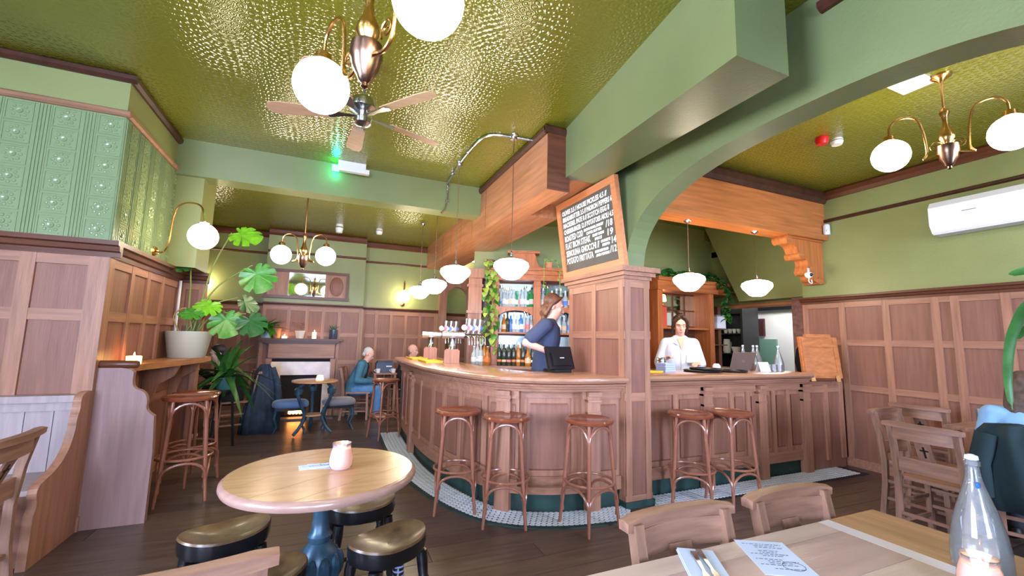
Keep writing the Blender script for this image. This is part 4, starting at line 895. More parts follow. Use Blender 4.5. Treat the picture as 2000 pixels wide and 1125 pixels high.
def text(s, M, x, y, size, w, m, parent, name='chalk_text', shear=0.12, z=0.0195):
    c = bpy.data.curves.new(name, 'FONT'); c.body = s; c.size = size; c.shear = shear; c.resolution_u = 2; c.extrude = 0.0005; c.offset = 0.002
    o = bpy.data.objects.new(name, c); COL.objects.link(o); bpy.context.view_layer.update()
    dg = bpy.context.evaluated_depsgraph_get(); me = bpy.data.meshes.new_from_object(o.evaluated_get(dg)); bpy.data.objects.remove(o); bpy.data.curves.remove(c)
    x0 = min(v.co.x for v in me.vertices); x1 = max(v.co.x for v in me.vertices); k = w / (x1 - x0)
    for v in me.vertices: v.co = M @ Vector((x + (v.co.x - x0) * k, y + v.co.y, z + v.co.z))
    me.materials.clear(); link(name, me, m, parent)
L0 = -BW / 2 + 0.09
rows = [('OLIVES 3.5 / HOUSE PICKLES 4.5 //', 0.060, 0.82), ('BREAD&BUTTER 3.5 // PADRON PEPPERS 6', 0.060, 0.88), ('MACKEREL PATE 8 // SCOTCH EGG 8', 0.062, 0.83), ('CHEESEBURGER 12 // POTATOES AIOLI 4.5', 0.060, 0.88),
        ('ROASTED COD', 0.078, 0.36), ('FLAT IRON STEAK', 0.080, 0.48), ('SEMOLINA GNOCCHI //', 0.078, 0.62), ('POTATO FRITTATA', 0.078, 0.50)]
ty = 0.685
for i, (s, sz, w) in enumerate(rows):
    text(s, M, L0, ty, sz * 1.12, w, CHALK, bd)
    if i == 4: text('BROWN MASH, PARSLEY', M, L0 + 0.38, ty + 0.035, 0.035, 0.34, CHALK, bd); text('CAPER BUTTER', M, L0 + 0.42, ty - 0.005, 0.035, 0.26, CHALK, bd); text('/18', M, L0 + 0.745, ty, 0.085, 0.11, CHALK, bd)
    if i == 5: text('ROAST ONION', M, L0 + 0.52, ty + 0.035, 0.035, 0.19, CHALK, bd); text('SAUCE', M, L0 + 0.55, ty - 0.005, 0.035, 0.12, CHALK, bd); text('19', M, L0 + 0.76, ty, 0.085, 0.09, CHALK, bd)
    if i == 6: text('COURGETTE', M, L0 + 0.645, ty + 0.035, 0.033, 0.15, CHALK, bd); text('PESTO', M, L0 + 0.66, ty - 0.003, 0.033, 0.12, CHALK, bd); text('14', M, L0 + 0.81, ty, 0.085, 0.07, CHALK, bd)
    if i == 7: text('GREEN LEAF SALAD', M, L0 + 0.53, ty + 0.035, 0.033, 0.22, CHALK, bd); text('AND PEPPERS', M, L0 + 0.54, ty - 0.003, 0.033, 0.22, CHALK, bd); text('/12', M, L0 + 0.77, ty, 0.085, 0.10, CHALK, bd)
    ty -= 0.068 if i < 3 else 0.082

# ================================================================ BACK BAR
A0 = Vector((1.96, 6.22, 0)); U = (Vector((4.42, 5.20, 0)) - A0); LB = U.length; U.normalize(); NB = Vector((U.y, -U.x, 0))
ORG = wood('orange_oak', rgb(178, 104, 58), 'z', 0.35); ORGX = wood('orange_oak_x', rgb(178, 104, 58), 'x', 0.35)
bk = thing('back_bar', 'tall carved wooden back bar cabinet with arched shelves of bottles', 'shelving', A0, 0)
MBK = frame((0, 0, 0), U, Z)          # local: x along, y up, z towards the room
def bb(name, x0, x1, z0, z1, d0, d1, m=ORG, par=bk, M=MBK): return MB().box((x0, z0, d0), (x1, z1, d1), M).build(name, m, par, False)
bb('base_cabinet', 0.25, LB, 0.0, 0.98, 0.0, 0.50, PAN); bb('counter', 0.22, LB, 0.98, 1.02, 0.0, 0.54, BARW)
bb('back_panel', 0.0, LB, 1.02, 2.44, -0.08, -0.05, DKW)
bb('mirror', 0.45, LB - 0.05, 1.87, 2.24, -0.05, -0.045, mat('dim_mirror', (0.35, 0.42, 0.42, 1), 0.15, 1.0))
UP = [0.40, 1.02, 1.62, 2.2, LB - 0.06]
for k, x in enumerate(UP): bb('upright', x - 0.05, x + 0.05, 1.02, 2.26, -0.05, 0.24); bb('upright_bead', x - 0.06, x + 0.06, 2.18, 2.22, 0.0, 0.255)
bb('column', 0.0, 0.20, 0.0, 2.28, 0.0, 0.22, W_Z); bb('column_panel', 0.04, 0.16, 1.1, 1.75, 0.22, 0.232, PAN); bb('column_cap', -0.04, 0.24, 2.28, 2.42, -0.02, 0.27, W_Z); bb('column_neck', -0.02, 0.22, 2.15, 2.19, 0.0, 0.24, W_Z); bb('column_rail', -0.02, 0.22, 1.76, 1.80, 0.0, 0.24, W_Z)
bb('cornice', 0.33, LB, 2.26, 2.34, -0.05, 0.27, ORGX); bb('cornice', 0.30, LB, 2.34, 2.40, -0.05, 0.31, ORGX); bb('cornice', 0.28, LB, 2.40, 2.44, -0.05, 0.35, ORGX)
MB().prism([(0.45, 2.44), (1.22, 2.44), (1.10, 2.47), (1.02, 2.53), (1.0, 2.62), (0.98, 2.68), (0.62, 2.68), (0.60, 2.62), (0.58, 2.53), (0.52, 2.47)], MBK @ Matrix.Translation((0, 0, 0.02)), 0.16).build('pediment', ORG, bk, False)
bb('pediment_cap', 0.57, 1.05, 2.68, 2.72, 0.0, 0.21, ORGX)
for i in range(len(UP) - 1):
    a, b = UP[i] + 0.05, UP[i + 1] - 0.05
    bb('shelf', a, b, 1.845, 1.87, -0.05, 0.22, ORGX); bb('shelf', a, b, 1.47, 1.495, -0.05, 0.20, ORGX)
    w = b - a; P = [(a, 1.845)] + [(a, 1.74)] + [(a + w * 0.03 + w * 0.94 * k / 12, 1.745 + 0.07 * math.sin(PI * k / 12) ** 0.6) for k in range(13)] + [(b, 1.74), (b, 1.845)]
    MB().prism(P[::-1], MBK @ Matrix.Translation((0, 0, 0.17)), 0.05).build('arch_board', ORG, bk, False)
    bb('mirror', a + 0.01, b - 0.01, 1.5, 1.80, -0.05, -0.044, MATS['dim_mirror'])
    bb('mirror', a + 0.01, b - 0.01, 1.05, 1.44, -0.05, -0.044, MATS['dim_mirror'])
# right wing of the back bar with a glazed, mirrored back
A1 = Vector((4.46, 5.20, 0)); U1 = (Vector((6.02, 5.27, 0)) - A1); LR = U1.length; U1.normalize()
bk2 = thing('back_bar', 'right wing of the wooden back bar with a paned mirror, behind the woman', 'shelving', A1, 0)
M2 = frame((0, 0, 0), U1, Z)
def b2(name, x0, x1, z0, z1, d0, d1, m=ORG): return bb(name, x0, x1, z0, z1, d0, d1, m, bk2, M2)
b2('base_cabinet', 0.02, LR, 0, 0.98, 0, 0.45, PAN); b2('counter', 0.0, LR, 0.98, 1.02, 0, 0.48, BARW); b2('back_panel', 0, LR, 1.02, 2.3, -0.06, -0.04, DKW)
for x in (0.06, 1.16): b2('upright', x - 0.05, x + 0.05, 1.02, 2.26, -0.04, 0.26)
b2('shelf', 0.1, 1.16, 1.60, 1.63, -0.04, 0.24, ORGX); b2('cornice', -0.02, LR, 2.18, 2.32, -0.04, 0.30, ORGX); b2('cornice', -0.04, LR, 2.32, 2.37, -0.04, 0.34, ORGX)
for i in range(3):
    for j in range(2): b2('mirror_pane', 0.36 + i * 0.26, 0.36 + i * 0.26 + 0.24, 1.66 + j * 0.26, 1.66 + j * 0.26 + 0.24, -0.04, -0.034, mat('pale_mirror', (0.75, 0.8, 0.78, 1), 0.08, 1.0))
for i in range(4): b2('glazing_bar', 0.34 + i * 0.26, 0.36 + i * 0.26, 1.63, 2.18, -0.04, -0.02, DKW)
for x in (1.28, 1.45): b2('rough_post', x, x + 0.07, 1.02, 2.0, 0.05, 0.14, DKW)
b2('shelf', 1.2, LR, 1.62, 1.64, -0.04, 0.22, DKW); b2('shelf', 1.2, LR, 1.36, 1.38, -0.04, 0.22, DKW)

# ---- bottles
def bottle_mesh(kind, col, lab, cap):
    key = ('bot', kind)
    prof = {0: [(0.036, 0), (0.038, 0.005), (0.038, 0.17), (0.03, 0.195), (0.014, 0.215), (0.013, 0.27), (0.015, 0.272), (0.015, 0.285)],
            1: [(0.040, 0), (0.043, 0.006), (0.043, 0.12), (0.040, 0.15), (0.02, 0.185), (0.016, 0.235), (0.018, 0.238), (0.018, 0.25)],
            2: [(0.030, 0), (0.032, 0.005), (0.034, 0.20), (0.026, 0.23), (0.013, 0.255), (0.012, 0.30), (0.014, 0.302), (0.014, 0.315)]}[kind]
    h = prof[-1][1]; R = prof[1][0]
    return prof, h, R
BCOL = {'clear': glass('bottle_clear', (0.82, 0.90, 0.92, 1), 0.55), 'green': glass('bottle_green', (0.06, 0.45, 0.14, 1), 0.35), 'amber': glass('bottle_amber', (0.62, 0.22, 0.04, 1), 0.35), 'blue': glass('bottle_blue', (0.10, 0.35, 0.75, 1), 0.4), 'dark': glass('bottle_dark', (0.05, 0.06, 0.04, 1), 0.25), 'orange': glass('bottle_orange', (0.85, 0.35, 0.10, 1), 0.3)}
LABC = {'white': mat('label_white', rgb(228, 226, 220), 0.6), 'cream': mat('label_cream', rgb(226, 190, 150), 0.6), 'blue': mat('label_blue', rgb(90, 130, 210), 0.6), 'black': mat('label_black', rgb(30, 30, 34), 0.6), 'orange': mat('label_orange', rgb(222, 130, 70), 0.6), 'pink': mat('label_pink', rgb(220, 130, 130), 0.6)}
CAPC = {'silver': STEEL, 'white': LABC['white'], 'black': BLACK, 'gold': BRASS}
bproto = {}
def bottle(loc, kind, col, lab, cap, label, group, sc=1.0):
    key = (kind, col, lab, cap)
    if key not in bproto:
        prof, h, R = bottle_mesh(kind, col, lab, cap)
        a = MB().lathe(prof, n=14, cap=False).mesh('glass'); b = MB().lathe([(R + 0.0006, h * 0.16), (R + 0.0008, h * 0.17), (R + 0.0008, h * 0.42), (R + 0.0006, h * 0.43)], n=14, cap=False).mesh('label'); c = MB().lathe([(0.016, h - 0.02), (0.017, h + 0.012), (0.0, h + 0.013)], n=10, cap=False).mesh('cap')
        a.materials.append(BCOL[col]); b.materials.append(LABC[lab]); c.materials.append(CAPC[cap]); bproto[key] = (a, b, c)
    t = thing('bottle', label, 'bottle', loc, random.uniform(0, 6), group); t.scale = (sc, sc, sc)
    for n_, me in zip(('glass_body', 'paper_label', 'cap'), bproto[key]): link(n_, me, None, t)
rb = random.Random(3)
def shelf_row(A, u, n, x0, x1, z, depth, specs, where, group):
    N = len(specs)
    for i, (k, c, l, cp) in enumerate(specs):
        p = A + u * (x0 + (x1 - x0) * (i + 0.5) / N) + n * (depth + rb.uniform(-0.025, 0.025)) + Z * z
        bottle(p, k, c, l, cp, '%s bottle with %s label, %s %s' % (c, l, nth(i), where), group)
S = lambda s: [tuple(x.split()) for x in s]
def spec(s): 
    out = []
    for e in s.split(','):
        k, c, l, cp = e.split(); out.append((int(k), c, l, cp))
    return out
shelf_row(A0, U, NB, 0.46, 0.97, 1.871, 0.10, spec('2 clear blue silver,0 clear white gold,1 clear white gold,0 clear cream silver,0 clear white white,1 green white silver,1 clear pink white,0 clear white silver,2 clear white gold,1 green white silver,0 green white black'), 'on the top back bar shelf', 'bottles on the top back bar shelf')
shelf_row(A0, U, NB, 1.08, 1.56, 1.871, 0.10, spec('0 clear white silver,2 green white gold,1 clear cream silver,0 clear pink white,0 clear white silver,1 clear blue silver,0 amber cream gold'), 'on the top shelf behind the bartender', 'bottles on the top back bar shelf')
shelf_row(A0, U, NB, 0.46, 0.97, 1.496, 0.09, spec('2 clear white black,1 amber cream black,0 dark black black,1 blue blue silver,0 clear white silver,1 clear white silver,0 blue white white,2 clear cream silver,0 clear pink gold,1 clear white silver'), 'on the middle back bar shelf', 'bottles on the middle back bar shelf')
shelf_row(A0, U, NB, 1.08, 1.56, 1.496, 0.09, spec('1 clear white silver,0 clear cream silver,1 orange white gold,0 clear white white,1 clear cream silver,0 clear blue silver'), 'on the arched shelf behind the bartender', 'bottles on the middle back bar shelf')
shelf_row(A0, U, NB, 0.45, 0.99, 1.021, 0.40, spec('2 dark orange white,2 dark cream white,2 dark pink white,2 dark orange white,2 amber cream white,2 dark orange white,1 amber cream silver,2 dark white black'), 'in front row of back bar counter', 'bottles on the back bar counter')
shelf_row(A0, U, NB, 0.47, 0.97, 1.021, 0.22, spec('0 clear white silver,1 clear white silver,0 clear blue silver,0 clear white silver,0 clear white white'), 'in back row of back bar counter', 'bottles on the back bar counter')
shelf_row(A0, U, NB, 0.10, 0.34, 1.021, 0.36, spec('1 clear white white,2 clear white white,0 clear white white,2 amber orange white,1 amber orange white'), 'below the trailing vine', 'small bottles below the vine')
shelf_row(A1, U1, Vector((U1.y, -U1.x, 0)), 0.12, 0.30, 1.021, 0.30, spec('1 clear pink white,0 amber cream gold'), 'on counter right of the pillar', 'bottles right of the pillar')
for i, (x, z, c, h) in enumerate(((0.20, 1.631, (206, 80, 58), 0.34), (0.28, 1.631, (198, 72, 54), 0.34))):
    s = thing('gift_box', 'upright red carton on the right back bar shelf, %s one' % ('left', 'right')[i], 'box', A1 + U1 * x + NB * 0.0 + Z * z + Vector((0, -0.1, 0)))
    MB().box((-0.038, -0.04, 0), (0.038, 0.04, h)).build('carton', mat('red_carton', rgb(206, 84, 62), 0.5), s, False); MB().box((-0.039, -0.041, h - 0.03), (0.039, 0.041, h - 0.02)).build('gold_band', BRASS, s, False)
tl = thing('table_lamp', 'tiny lit lamp with a yellow shade standing on the red cartons', 'lamp', A1 + U1 * 0.27 + Vector((0, -0.1, 1.972)))
MB().lathe([(0.03, 0), (0.03, 0.008), (0.008, 0.015), (0.007, 0.05)], n=12).build('base', BRASS, tl); MB().lathe([(0.055, 0.05), (0.06, 0.07), (0.045, 0.15), (0.03, 0.16)], n=16).build('shade', mat('lamp_shade_lit', rgb(240, 200, 120), 0.5, emit=((1, 0.6, 0.2, 1), 3)), tl)
for i in range(2):
    s = thing('white_jug', 'white enamel container on the dark shelf behind the woman, %s' % ('left one', 'right one')[i], 'container', A1 + U1 * (1.22 + 0.28 * i) + Vector((0, -0.1, 1.641)))
    MB().box((-0.10, -0.07, 0), (0.10, 0.07, 0.22)).build('body', WHITE, s, False); MB().box((-0.103, -0.073, 0.2), (0.103, 0.073, 0.215)).build('rim', MATS['grey_vent'], s, False)

lt = thing('lobby_fill_lamp', 'added opal fill lamp, unseen on the lobby ceiling beyond the oak archway', 'fill lamp', (2.9, 8.95, CB))  # lamp added out of view to brighten the green lobby wall
MB().lathe([(0.0, 0), (0.11, 0), (0.11, -0.02), (0.0, -0.02)], n=20, cap=False).build('base', WHITE, lt); MB().lathe([(0.10, -0.02), (0.12, -0.05), (0.10, -0.10), (0.0, -0.13)], n=24, cap=False).build('opal_shade', OPAL, lt)
# ================================================================ THINGS ON THE BAR
BT = 1.091
V3 = Vector
def beer_font(loc, rz, label, ntap):
    t = thing('beer_font', label, 'beer tap', loc, rz, 'steel beer fonts on the curved bar')
    MB().box((-0.09, -0.07, 0), (0.09, 0.07, 0.15)).build('wooden_block', wood('font_block', rgb(166, 112, 84), 'z', 0.4), t, False)
    MB().box((-0.075, -0.055, 0.15), (0.075, 0.055, 0.165)).build('block_top', MATS['font_block'], t, False)
    MB().lathe([(0.055, 0.165), (0.045, 0.18), (0.04, 0.29), (0.045, 0.30)], n=18).build('column', STEEL, t)
    MB().tube([(-0.13, 0, 0.335), (-0.12, 0, 0.335), (0.13, 0, 0.335), (0.14, 0, 0.335)], [0.028, 0.042, 0.042, 0.03], 18).build('crossbar', mat('satin_steel', rgb(196, 200, 214), 0.3, 0.9), t)
    MB().tube([(0.13, -0.02, 0.335), (0.40, 0.26, 0.335)], 0.028, 14).build('tap_rail', STEEL, t)
    cols = [rgb(230, 228, 224), rgb(214, 120, 140), rgb(236, 232, 228), rgb(120, 140, 200), rgb(220, 224, 230), rgb(200, 190, 210), rgb(90, 110, 170)]
    for k in range(ntap):
        y = 0.0; e = V3((0.15, 0.01, 0)) + V3((0.036, 0.037, 0)) * k
        tp = MB().tube([e + Z * 0.36, e + V3((0.008, -0.008, 0.40)), e + V3((0.02, -0.02, 0.54))], [0.009, 0.011, 0.015], 8).build('tap_handle', WHITE if k % 2 else STEEL, t)
        MB().tube([e + V3((0.02, -0.02, 0.33)), e + V3((0.05, -0.05, 0.31)), e + V3((0.055, -0.055, 0.22))], 0.008, 8).build('spout', STEEL, t)
        MB().lathe([(0, -0.006), (0.034, -0.006), (0.036, 0), (0.034, 0.006), (0, 0.006)], e + V3((-0.01, -0.02, 0.43)), 16, Matrix.Rotation(PI / 2, 4, 'X') @ Matrix.Rotation(0.1, 4, 'Y'), cap=False).build('badge', mat('badge_%d' % (k % 7), cols[k % 7], 0.35), tp)
    return t
beer_font((1.40, 5.08, BT), -0.25, 'steel T shaped beer font with a row of taps, nearer on the bar', 7)
beer_font((1.34, 5.98, BT), -0.25, 'steel T shaped beer font with a row of taps, farther on the bar', 7)
def bar_mat(loc, rz, w, d, label):
    t = thing('bar_mat', label, 'bar mat', loc, rz); MB().box((-w / 2, -d / 2, 0), (w / 2, d / 2, 0.012)).build('mat', YEL, t, False)
    for s in (-1, 1): MB().box((-w / 2, s * d / 2 - 0.008, 0.012), (w / 2, s * d / 2 + 0.008, 0.02)).build('rim', YEL, t, False)
bar_mat((1.16, 6.05, BT), PI / 2, 0.5, 0.2, 'yellow bar mat, farther one beside the beer fonts'); bar_mat((1.20, 5.36, BT), PI / 2, 0.5, 0.2, 'yellow bar mat, nearer one before the beer font')
bar_mat((2.92, 3.52, BT), 0, 0.45, 0.22, 'yellow bar mat on the straight bar next to the pillar')
ps = thing('till_screen', 'black till monitor seen from behind on the curved bar', 'monitor', (2.06, 3.54, BT), 0.15)
M = frame((0, 0.02, 0.03), (1, 0, 0), (0, 0.35, 1))
MB().box((-0.15, 0, -0.02), (0.15, 0.22, 0.012), M).build('screen_back', BLACK, ps, False); MB().box((-0.11, 0.03, 0.012), (0.11, 0.16, 0.03), M).build('rear_cover', BLACK, ps, False)
MB().box((-0.02, 0.10, 0.03), (0.03, 0.107, 0.031), M).build('logo_bar', WHITE, ps, False); MB().box((-0.10, 0.0, 0), (0.10, 0.18, 0.03)).build('stand', BLACK, ps, False)
def tray(loc, r, label):
    t = thing('serving_tray', label, 'tray', loc); MB().lathe([(0, 0.0), (r * 0.95, 0.0), (r, 0.018), (r * 0.985, 0.02), (r * 0.93, 0.006), (0, 0.006)], n=36, cap=False).build('tray', BLACK, t)
    MB().lathe([(r * 0.2, -0.001), (r * 0.22, 0.009), (r * 0.2, 0.009)], n=20, cap=False).build('grip_ring', mat('grip', rgb(40, 40, 46), 0.6), t)
tray((3.72, 3.45, BT), 0.19, 'round black serving tray in front of the woman'); tray((4.10, 3.42, BT), 0.18, 'round black serving tray right of the other tray'); tray((3.75, 3.42, BT + 0.021), 0.17, 'black tray stacked on the tray before the woman')
lp = thing('laptop', 'open brown backed laptop on the straight bar', 'laptop', (4.42, 3.55, BT), -0.2)
MB().box((-0.15, -0.02, 0), (0.15, 0.18, 0.015)).build('base', mat('laptop_grey', rgb(130, 124, 122), 0.4, 0.5), lp, False)
M = frame((0, -0.02, 0.012), (1, 0, 0), (0, -0.35, 1)); MB().box((-0.15, 0, -0.006), (0.15, 0.21, 0.006), M).build('lid', mat('laptop_back', rgb(104, 84, 76), 0.5), lp, False); MB().box((-0.02, 0.09, 0.006), (0.02, 0.12, 0.0068), M).build('emblem', mat('laptop_logo', rgb(120, 98, 90), 0.3), lp, False)
for k, (x, y) in enumerate(((4.62, 3.66), (4.72, 3.60), (4.84, 3.64), (4.95, 3.45))): swing_bottle((x, y, BT), 'clear swing-top bottle on the straight bar, %s of four' % ('leftmost', 'second', 'third', 'rightmost')[k], 0.9, None, 'swing-top bottles on the bar')
def tumbler(loc, label):
    t = thing('tumbler', label, 'glass', loc, 0, 'small tumblers at the bar end'); MB().lathe([(0.026, 0), (0.03, 0.004), (0.034, 0.075), (0.031, 0.075), (0.026, 0.01), (0, 0.01)], n=16, cap=False).build('glass', CLEAR, t); MB().lathe([(0.0, 0.0), (0.0255, 0.0), (0.026, 0.009), (0, 0.0095)], n=16, cap=False).build('thick_base', BCOL['clear'], t)
for k in range(6): tumbler((4.68 + (k % 3) * 0.09 + 0.03 * (k // 3), 3.38 + 0.09 * (k // 3), BT), 'small clear tumbler, %s in the %s row near the bar end' % (('left', 'middle', 'right')[k % 3], ('front', 'back')[k // 3]))
sg = thing('tent_card', 'small white folded sign on the straight bar before the bottles', 'sign', (4.60, 3.36, BT), -0.15)
M = frame((0, 0, 0), (1, 0, 0), (0, 0.35, 1)); MB().box((-0.07, 0, -0.001), (0.07, 0.11, 0.001), M).build('front_leaf', WHITE, sg, False); q = MB(); [scribble(q, M @ Matrix.Translation((0, 0, 0.001)), -0.055, 0.055, 0.085 - 0.018 * k, random.Random(k)) for k in range(4)]; q.build('printed_lines', INK, sg, False)
M = frame((0, 0.077, 0), (1, 0, 0), (0, -0.35, 1)); MB().box((-0.07, 0, -0.001), (0.07, 0.11, 0.001), M).build('rear_leaf', WHITE, sg, False)
tw = thing('folded_towels', 'stack of folded pale blue cloths left of the woman', 'towels', (3.34, 3.58, BT), 0.2)
for k in range(4): MB().box((-0.09 + 0.006 * (k % 2), -0.06, k * 0.022), (0.09 - 0.005 * k, 0.06, k * 0.022 + 0.02)).build('cloth', mat('pale_blue_cloth', rgb(176, 196, 236), 0.8), tw)
cn = thing('metal_tin', 'small grey metal tin behind the folded cloths', 'tin', (3.40, 3.71, BT)); MB().lathe([(0.05, 0), (0.05, 0.13), (0.047, 0.135), (0.045, 0.12), (0.0, 0.02)], n=18, cap=False).build('can', STEEL, cn); MB().lathe([(0.051, 0.1), (0.0515, 0.105), (0.051, 0.11)], n=18, cap=False).build('bead', STEEL, cn)
cp_ = thing('white_cups', 'upside-down white cup on the straight bar beside the woman', 'cup', (4.22, 3.70, BT)); MB().lathe([(0.045, 0), (0.04, 0.05), (0.025, 0.07), (0, 0.07)], n=16, cap=False).build('cup', WHITE, cp_); MB().tube([(0.043, 0, 0.015), (0.07, 0, 0.025), (0.065, 0, 0.045), (0.04, 0, 0.05)], 0.004, 6).build('handle', WHITE, cp_)
# ---- dark kitchen shelves
ks = thing('kitchen_shelves', 'black kitchen shelving beyond the bar opening', 'shelving', (7.1, 5.92, 0))
for x0, x1, y0, y1, z0, z1 in ((0.18, 0.22, -0.47, 0.47, 0, 2.3), (-0.2, 0.18, -0.47, -0.43, 0, 2.3), (-0.2, 0.18, 0.43, 0.47, 0, 2.3)): MB().box((x0, y0, z0), (x1, y1, z1)).build('side', BLACK, ks, False)
for z in (0.9, 1.2, 1.57, 1.95): MB().box((-0.2, -0.43, z), (0.18, 0.43, z + 0.02)).build('shelf', BLACK, ks, False)
for k in range(4):
    s = thing('cup', 'white cup on the black kitchen shelf, %s of four' % nth(k), 'cup', (6.96, 5.86 - 0.095 * k, 1.591), 0, 'cups on the kitchen shelf'); MB().lathe([(0.025, 0), (0.038, 0.08), (0.035, 0.08), (0.022, 0.006), (0, 0.006)], n=14, cap=False).build('cup', WHITE, s); MB().tube([(0.034, 0, 0.06), (0.055, 0, 0.045), (0.03, 0, 0.02)], 0.004, 6).build('handle', WHITE, s)
s = thing('jug', 'white jug on the black kitchen shelf', 'jug', (6.98, 5.86, 1.221)); MB().lathe([(0.06, 0), (0.07, 0.05), (0.06, 0.2), (0.055, 0.26), (0.05, 0.26)], n=16, cap=False).build('body', WHITE, s); MB().tube([(0.06, 0, 0.22), (0.11, 0, 0.2), (0.11, 0, 0.1), (0.066, 0, 0.06)], 0.008, 6).build('handle', WHITE, s)
s = thing('bowl', 'white bowl beside the jug on the black kitchen shelf', 'bowl', (6.98, 5.66, 1.221)); MB().lathe([(0.05, 0), (0.09, 0.12), (0.085, 0.12), (0.045, 0.01), (0, 0.01)], n=18, cap=False).build('bowl', WHITE, s); MB().lathe([(0.05, 0), (0.05, 0.008), (0.0, 0.008)], n=18, cap=False).build('foot', WHITE, s)
bg = thing('black_bag', 'black cloth bag hanging on the brick pier beside the raised flap', 'bag', (5.98, 3.78, 1.42))
MB().lathe([(0.0, -0.40), (0.12, -0.38), (0.15, -0.25), (0.12, -0.08), (0.07, 0.0), (0.0, 0.01)], n=16, M=Matrix.Scale(0.5, 4, (1, 0, 0)), cap=False).build('sack', mat('black_canvas', rgb(18, 18, 24), 0.9), bg); MB().tube([(0, -0.05, -0.02), (0, -0.03, 0.08), (0, 0, 0.12), (0, 0.03, 0.08), (0, 0.05, -0.02)], 0.008, 6).build('strap', MATS['black_canvas'], bg)

# ================================================================ FIREPLACE AND MANTEL
FX, FY = -0.37, 8.2
fp_ = thing('fireplace', 'oak fireplace with marble surround and a small fire', 'fireplace', (FX, FY, 0))
def fb(name, x0, x1, y0, y1, z0, z1, m, par=fp_): return MB().box((x0 - FX, y0 - FY, z0), (x1 - FX, y1 - FY, z1)).build(name, m, par, False)
fb('mantel_shelf', -1.02, 0.24, 7.98, 8.18, 1.285, 1.32, DKW); fb('mantel_mould', -0.97, 0.19, 8.02, 8.18, 1.255, 1.285, DKW); fb('mantel_mould', -0.93, 0.15, 8.06, 8.18, 1.23, 1.255, DKW)
fb('frieze', -0.88, 0.13, 8.08, 8.18, 1.00, 1.23, W_X); fb('frieze_bead', -0.90, 0.15, 8.06, 8.18, 0.985, 1.0, DKW); fb('dark_gap', -0.82, 0.09, 8.12, 8.18, 0.93, 0.985, DARK)
for x0, x1 in ((-0.90, -0.83), (0.08, 0.15)): fb('jamb', x0, x1, 8.08, 8.18, 0.0, 1.0, W_Z); fb('jamb_cap', x0 - 0.01, x1 + 0.01, 8.07, 8.18, 0.92, 0.985, W_Z)
fb('marble_slab', -0.83, -0.68, 8.11, 8.18, 0.0, 0.93, mat('marble_warm', rgb(226, 202, 176), 0.3, noise=(7, 0.12, (1, 1, 1)))); fb('marble_slab', -0.03, 0.08, 8.11, 8.18, 0.0, 0.93, MARBLE); fb('marble_slab', -0.68, -0.03, 8.11, 8.18, 0.71, 0.93, MARBLE)
fb('firebox', -0.68, -0.03, 8.165, 8.18, 0.0, 0.71, DARK); fb('hearth', -0.92, 0.17, 7.88, 8.11, 0.0, 0.03, mat('hearth_stone', rgb(92, 84, 92), 0.5))
for k in range(5): MB().bar((-0.58 - FX + k * 0.11, 8.13 - FY, 0.05), (-0.58 - FX + k * 0.11, 8.13 - FY, 0.20), 0.012, 0.012).build('grate_bar', IRONB, fp_, False)
fb('grate', -0.60, -0.12, 8.11, 8.16, 0.045, 0.06, IRONB)
fi = thing('burning_coals', 'small glowing fire in the fireplace grate', 'fire', (FX, 8.12, 0.062))
for k in range(5): MB().lathe([(0, 0), (0.03, 0.02), (0.026, 0.06), (0.012, 0.11), (0, 0.16)], (-0.12 + k * 0.05, 0.012 * (k % 2), 0), 8, cap=False).build('flame', mat('fire', (1, 0.4, 0.1, 1), 0.5, emit=((1, 0.36, 0.08, 1), 6)), fi)
# mantel things
tealight((-0.66, 8.06, 1.321), 'row-end tealight glowing on the mantel', 1, 0.04, 0.035)
pc = thing('pillar_candle', 'white pillar candle burning on the mantel', 'candle', (-0.21, 8.06, 1.321))
MB().lathe([(0.034, 0), (0.035, 0.004), (0.035, 0.11), (0.03, 0.112), (0, 0.104)], n=16, cap=False).build('wax', WAX, pc); MB().lathe([(0, 0.106), (0.007, 0.118), (0.005, 0.13), (0, 0.15)], n=8, cap=False).build('flame', FLAME, pc)
def leafmesh(L, W, droop=0.25, n=6, m=LEAF, key=None):
    def mk():
        q = MB(); vs = []; 
        for i in range(n + 1):
            u = i / n; w = W * (math.sin(PI * min(1, u ** 0.75 * 0.98 + 0.02)) ** 0.8) * 0.5 + 0.0006
            z = L * (0.25 * u - droop * 2.2 * u * u)
            vs += [(-w, L * u, z + w * 0.35), (0, L * u, z), (w, L * u, z + w * 0.35)]
        fs = []
        for i in range(n):
            o = i * 3; fs += [(o, o + 1, o + 4, o + 3), (o + 1, o + 2, o + 5, o + 4)]
        q.add(vs, fs); me = q.mesh('leaf', True, 1.5); me.materials.append(m); return me
    return shared(('leaf', L, W, droop, m.name), mk)
def put_leaf(par, me, p, az, el, roll=0, sc=1.0, name='leaf'):
    o = link(name, me, None, par); o.matrix_basis = Matrix.Translation(p) @ Matrix.Rotation(az, 4, 'Z') @ Matrix.Rotation(el, 4, 'X') @ Matrix.Rotation(roll, 4, 'Y') @ Matrix.Scale(sc, 4); return o
def pot(par, r0, r1, h, m, rim=0.0): 
    MB().lathe([(r0, 0), (r0 * 1.03, 0.004), (r1, h - 0.02), (r1 + rim, h - 0.018), (r1 + rim, h), (r1 - 0.012, h), (r1 - 0.014, h - 0.03), (0, h - 0.03)], n=28, cap=False).build('pot', m, par)
    MB().lathe([(0, h - 0.031), (r1 - 0.015, h - 0.03), (0, h - 0.024)], n=18, cap=False).build('soil', SOIL, par)
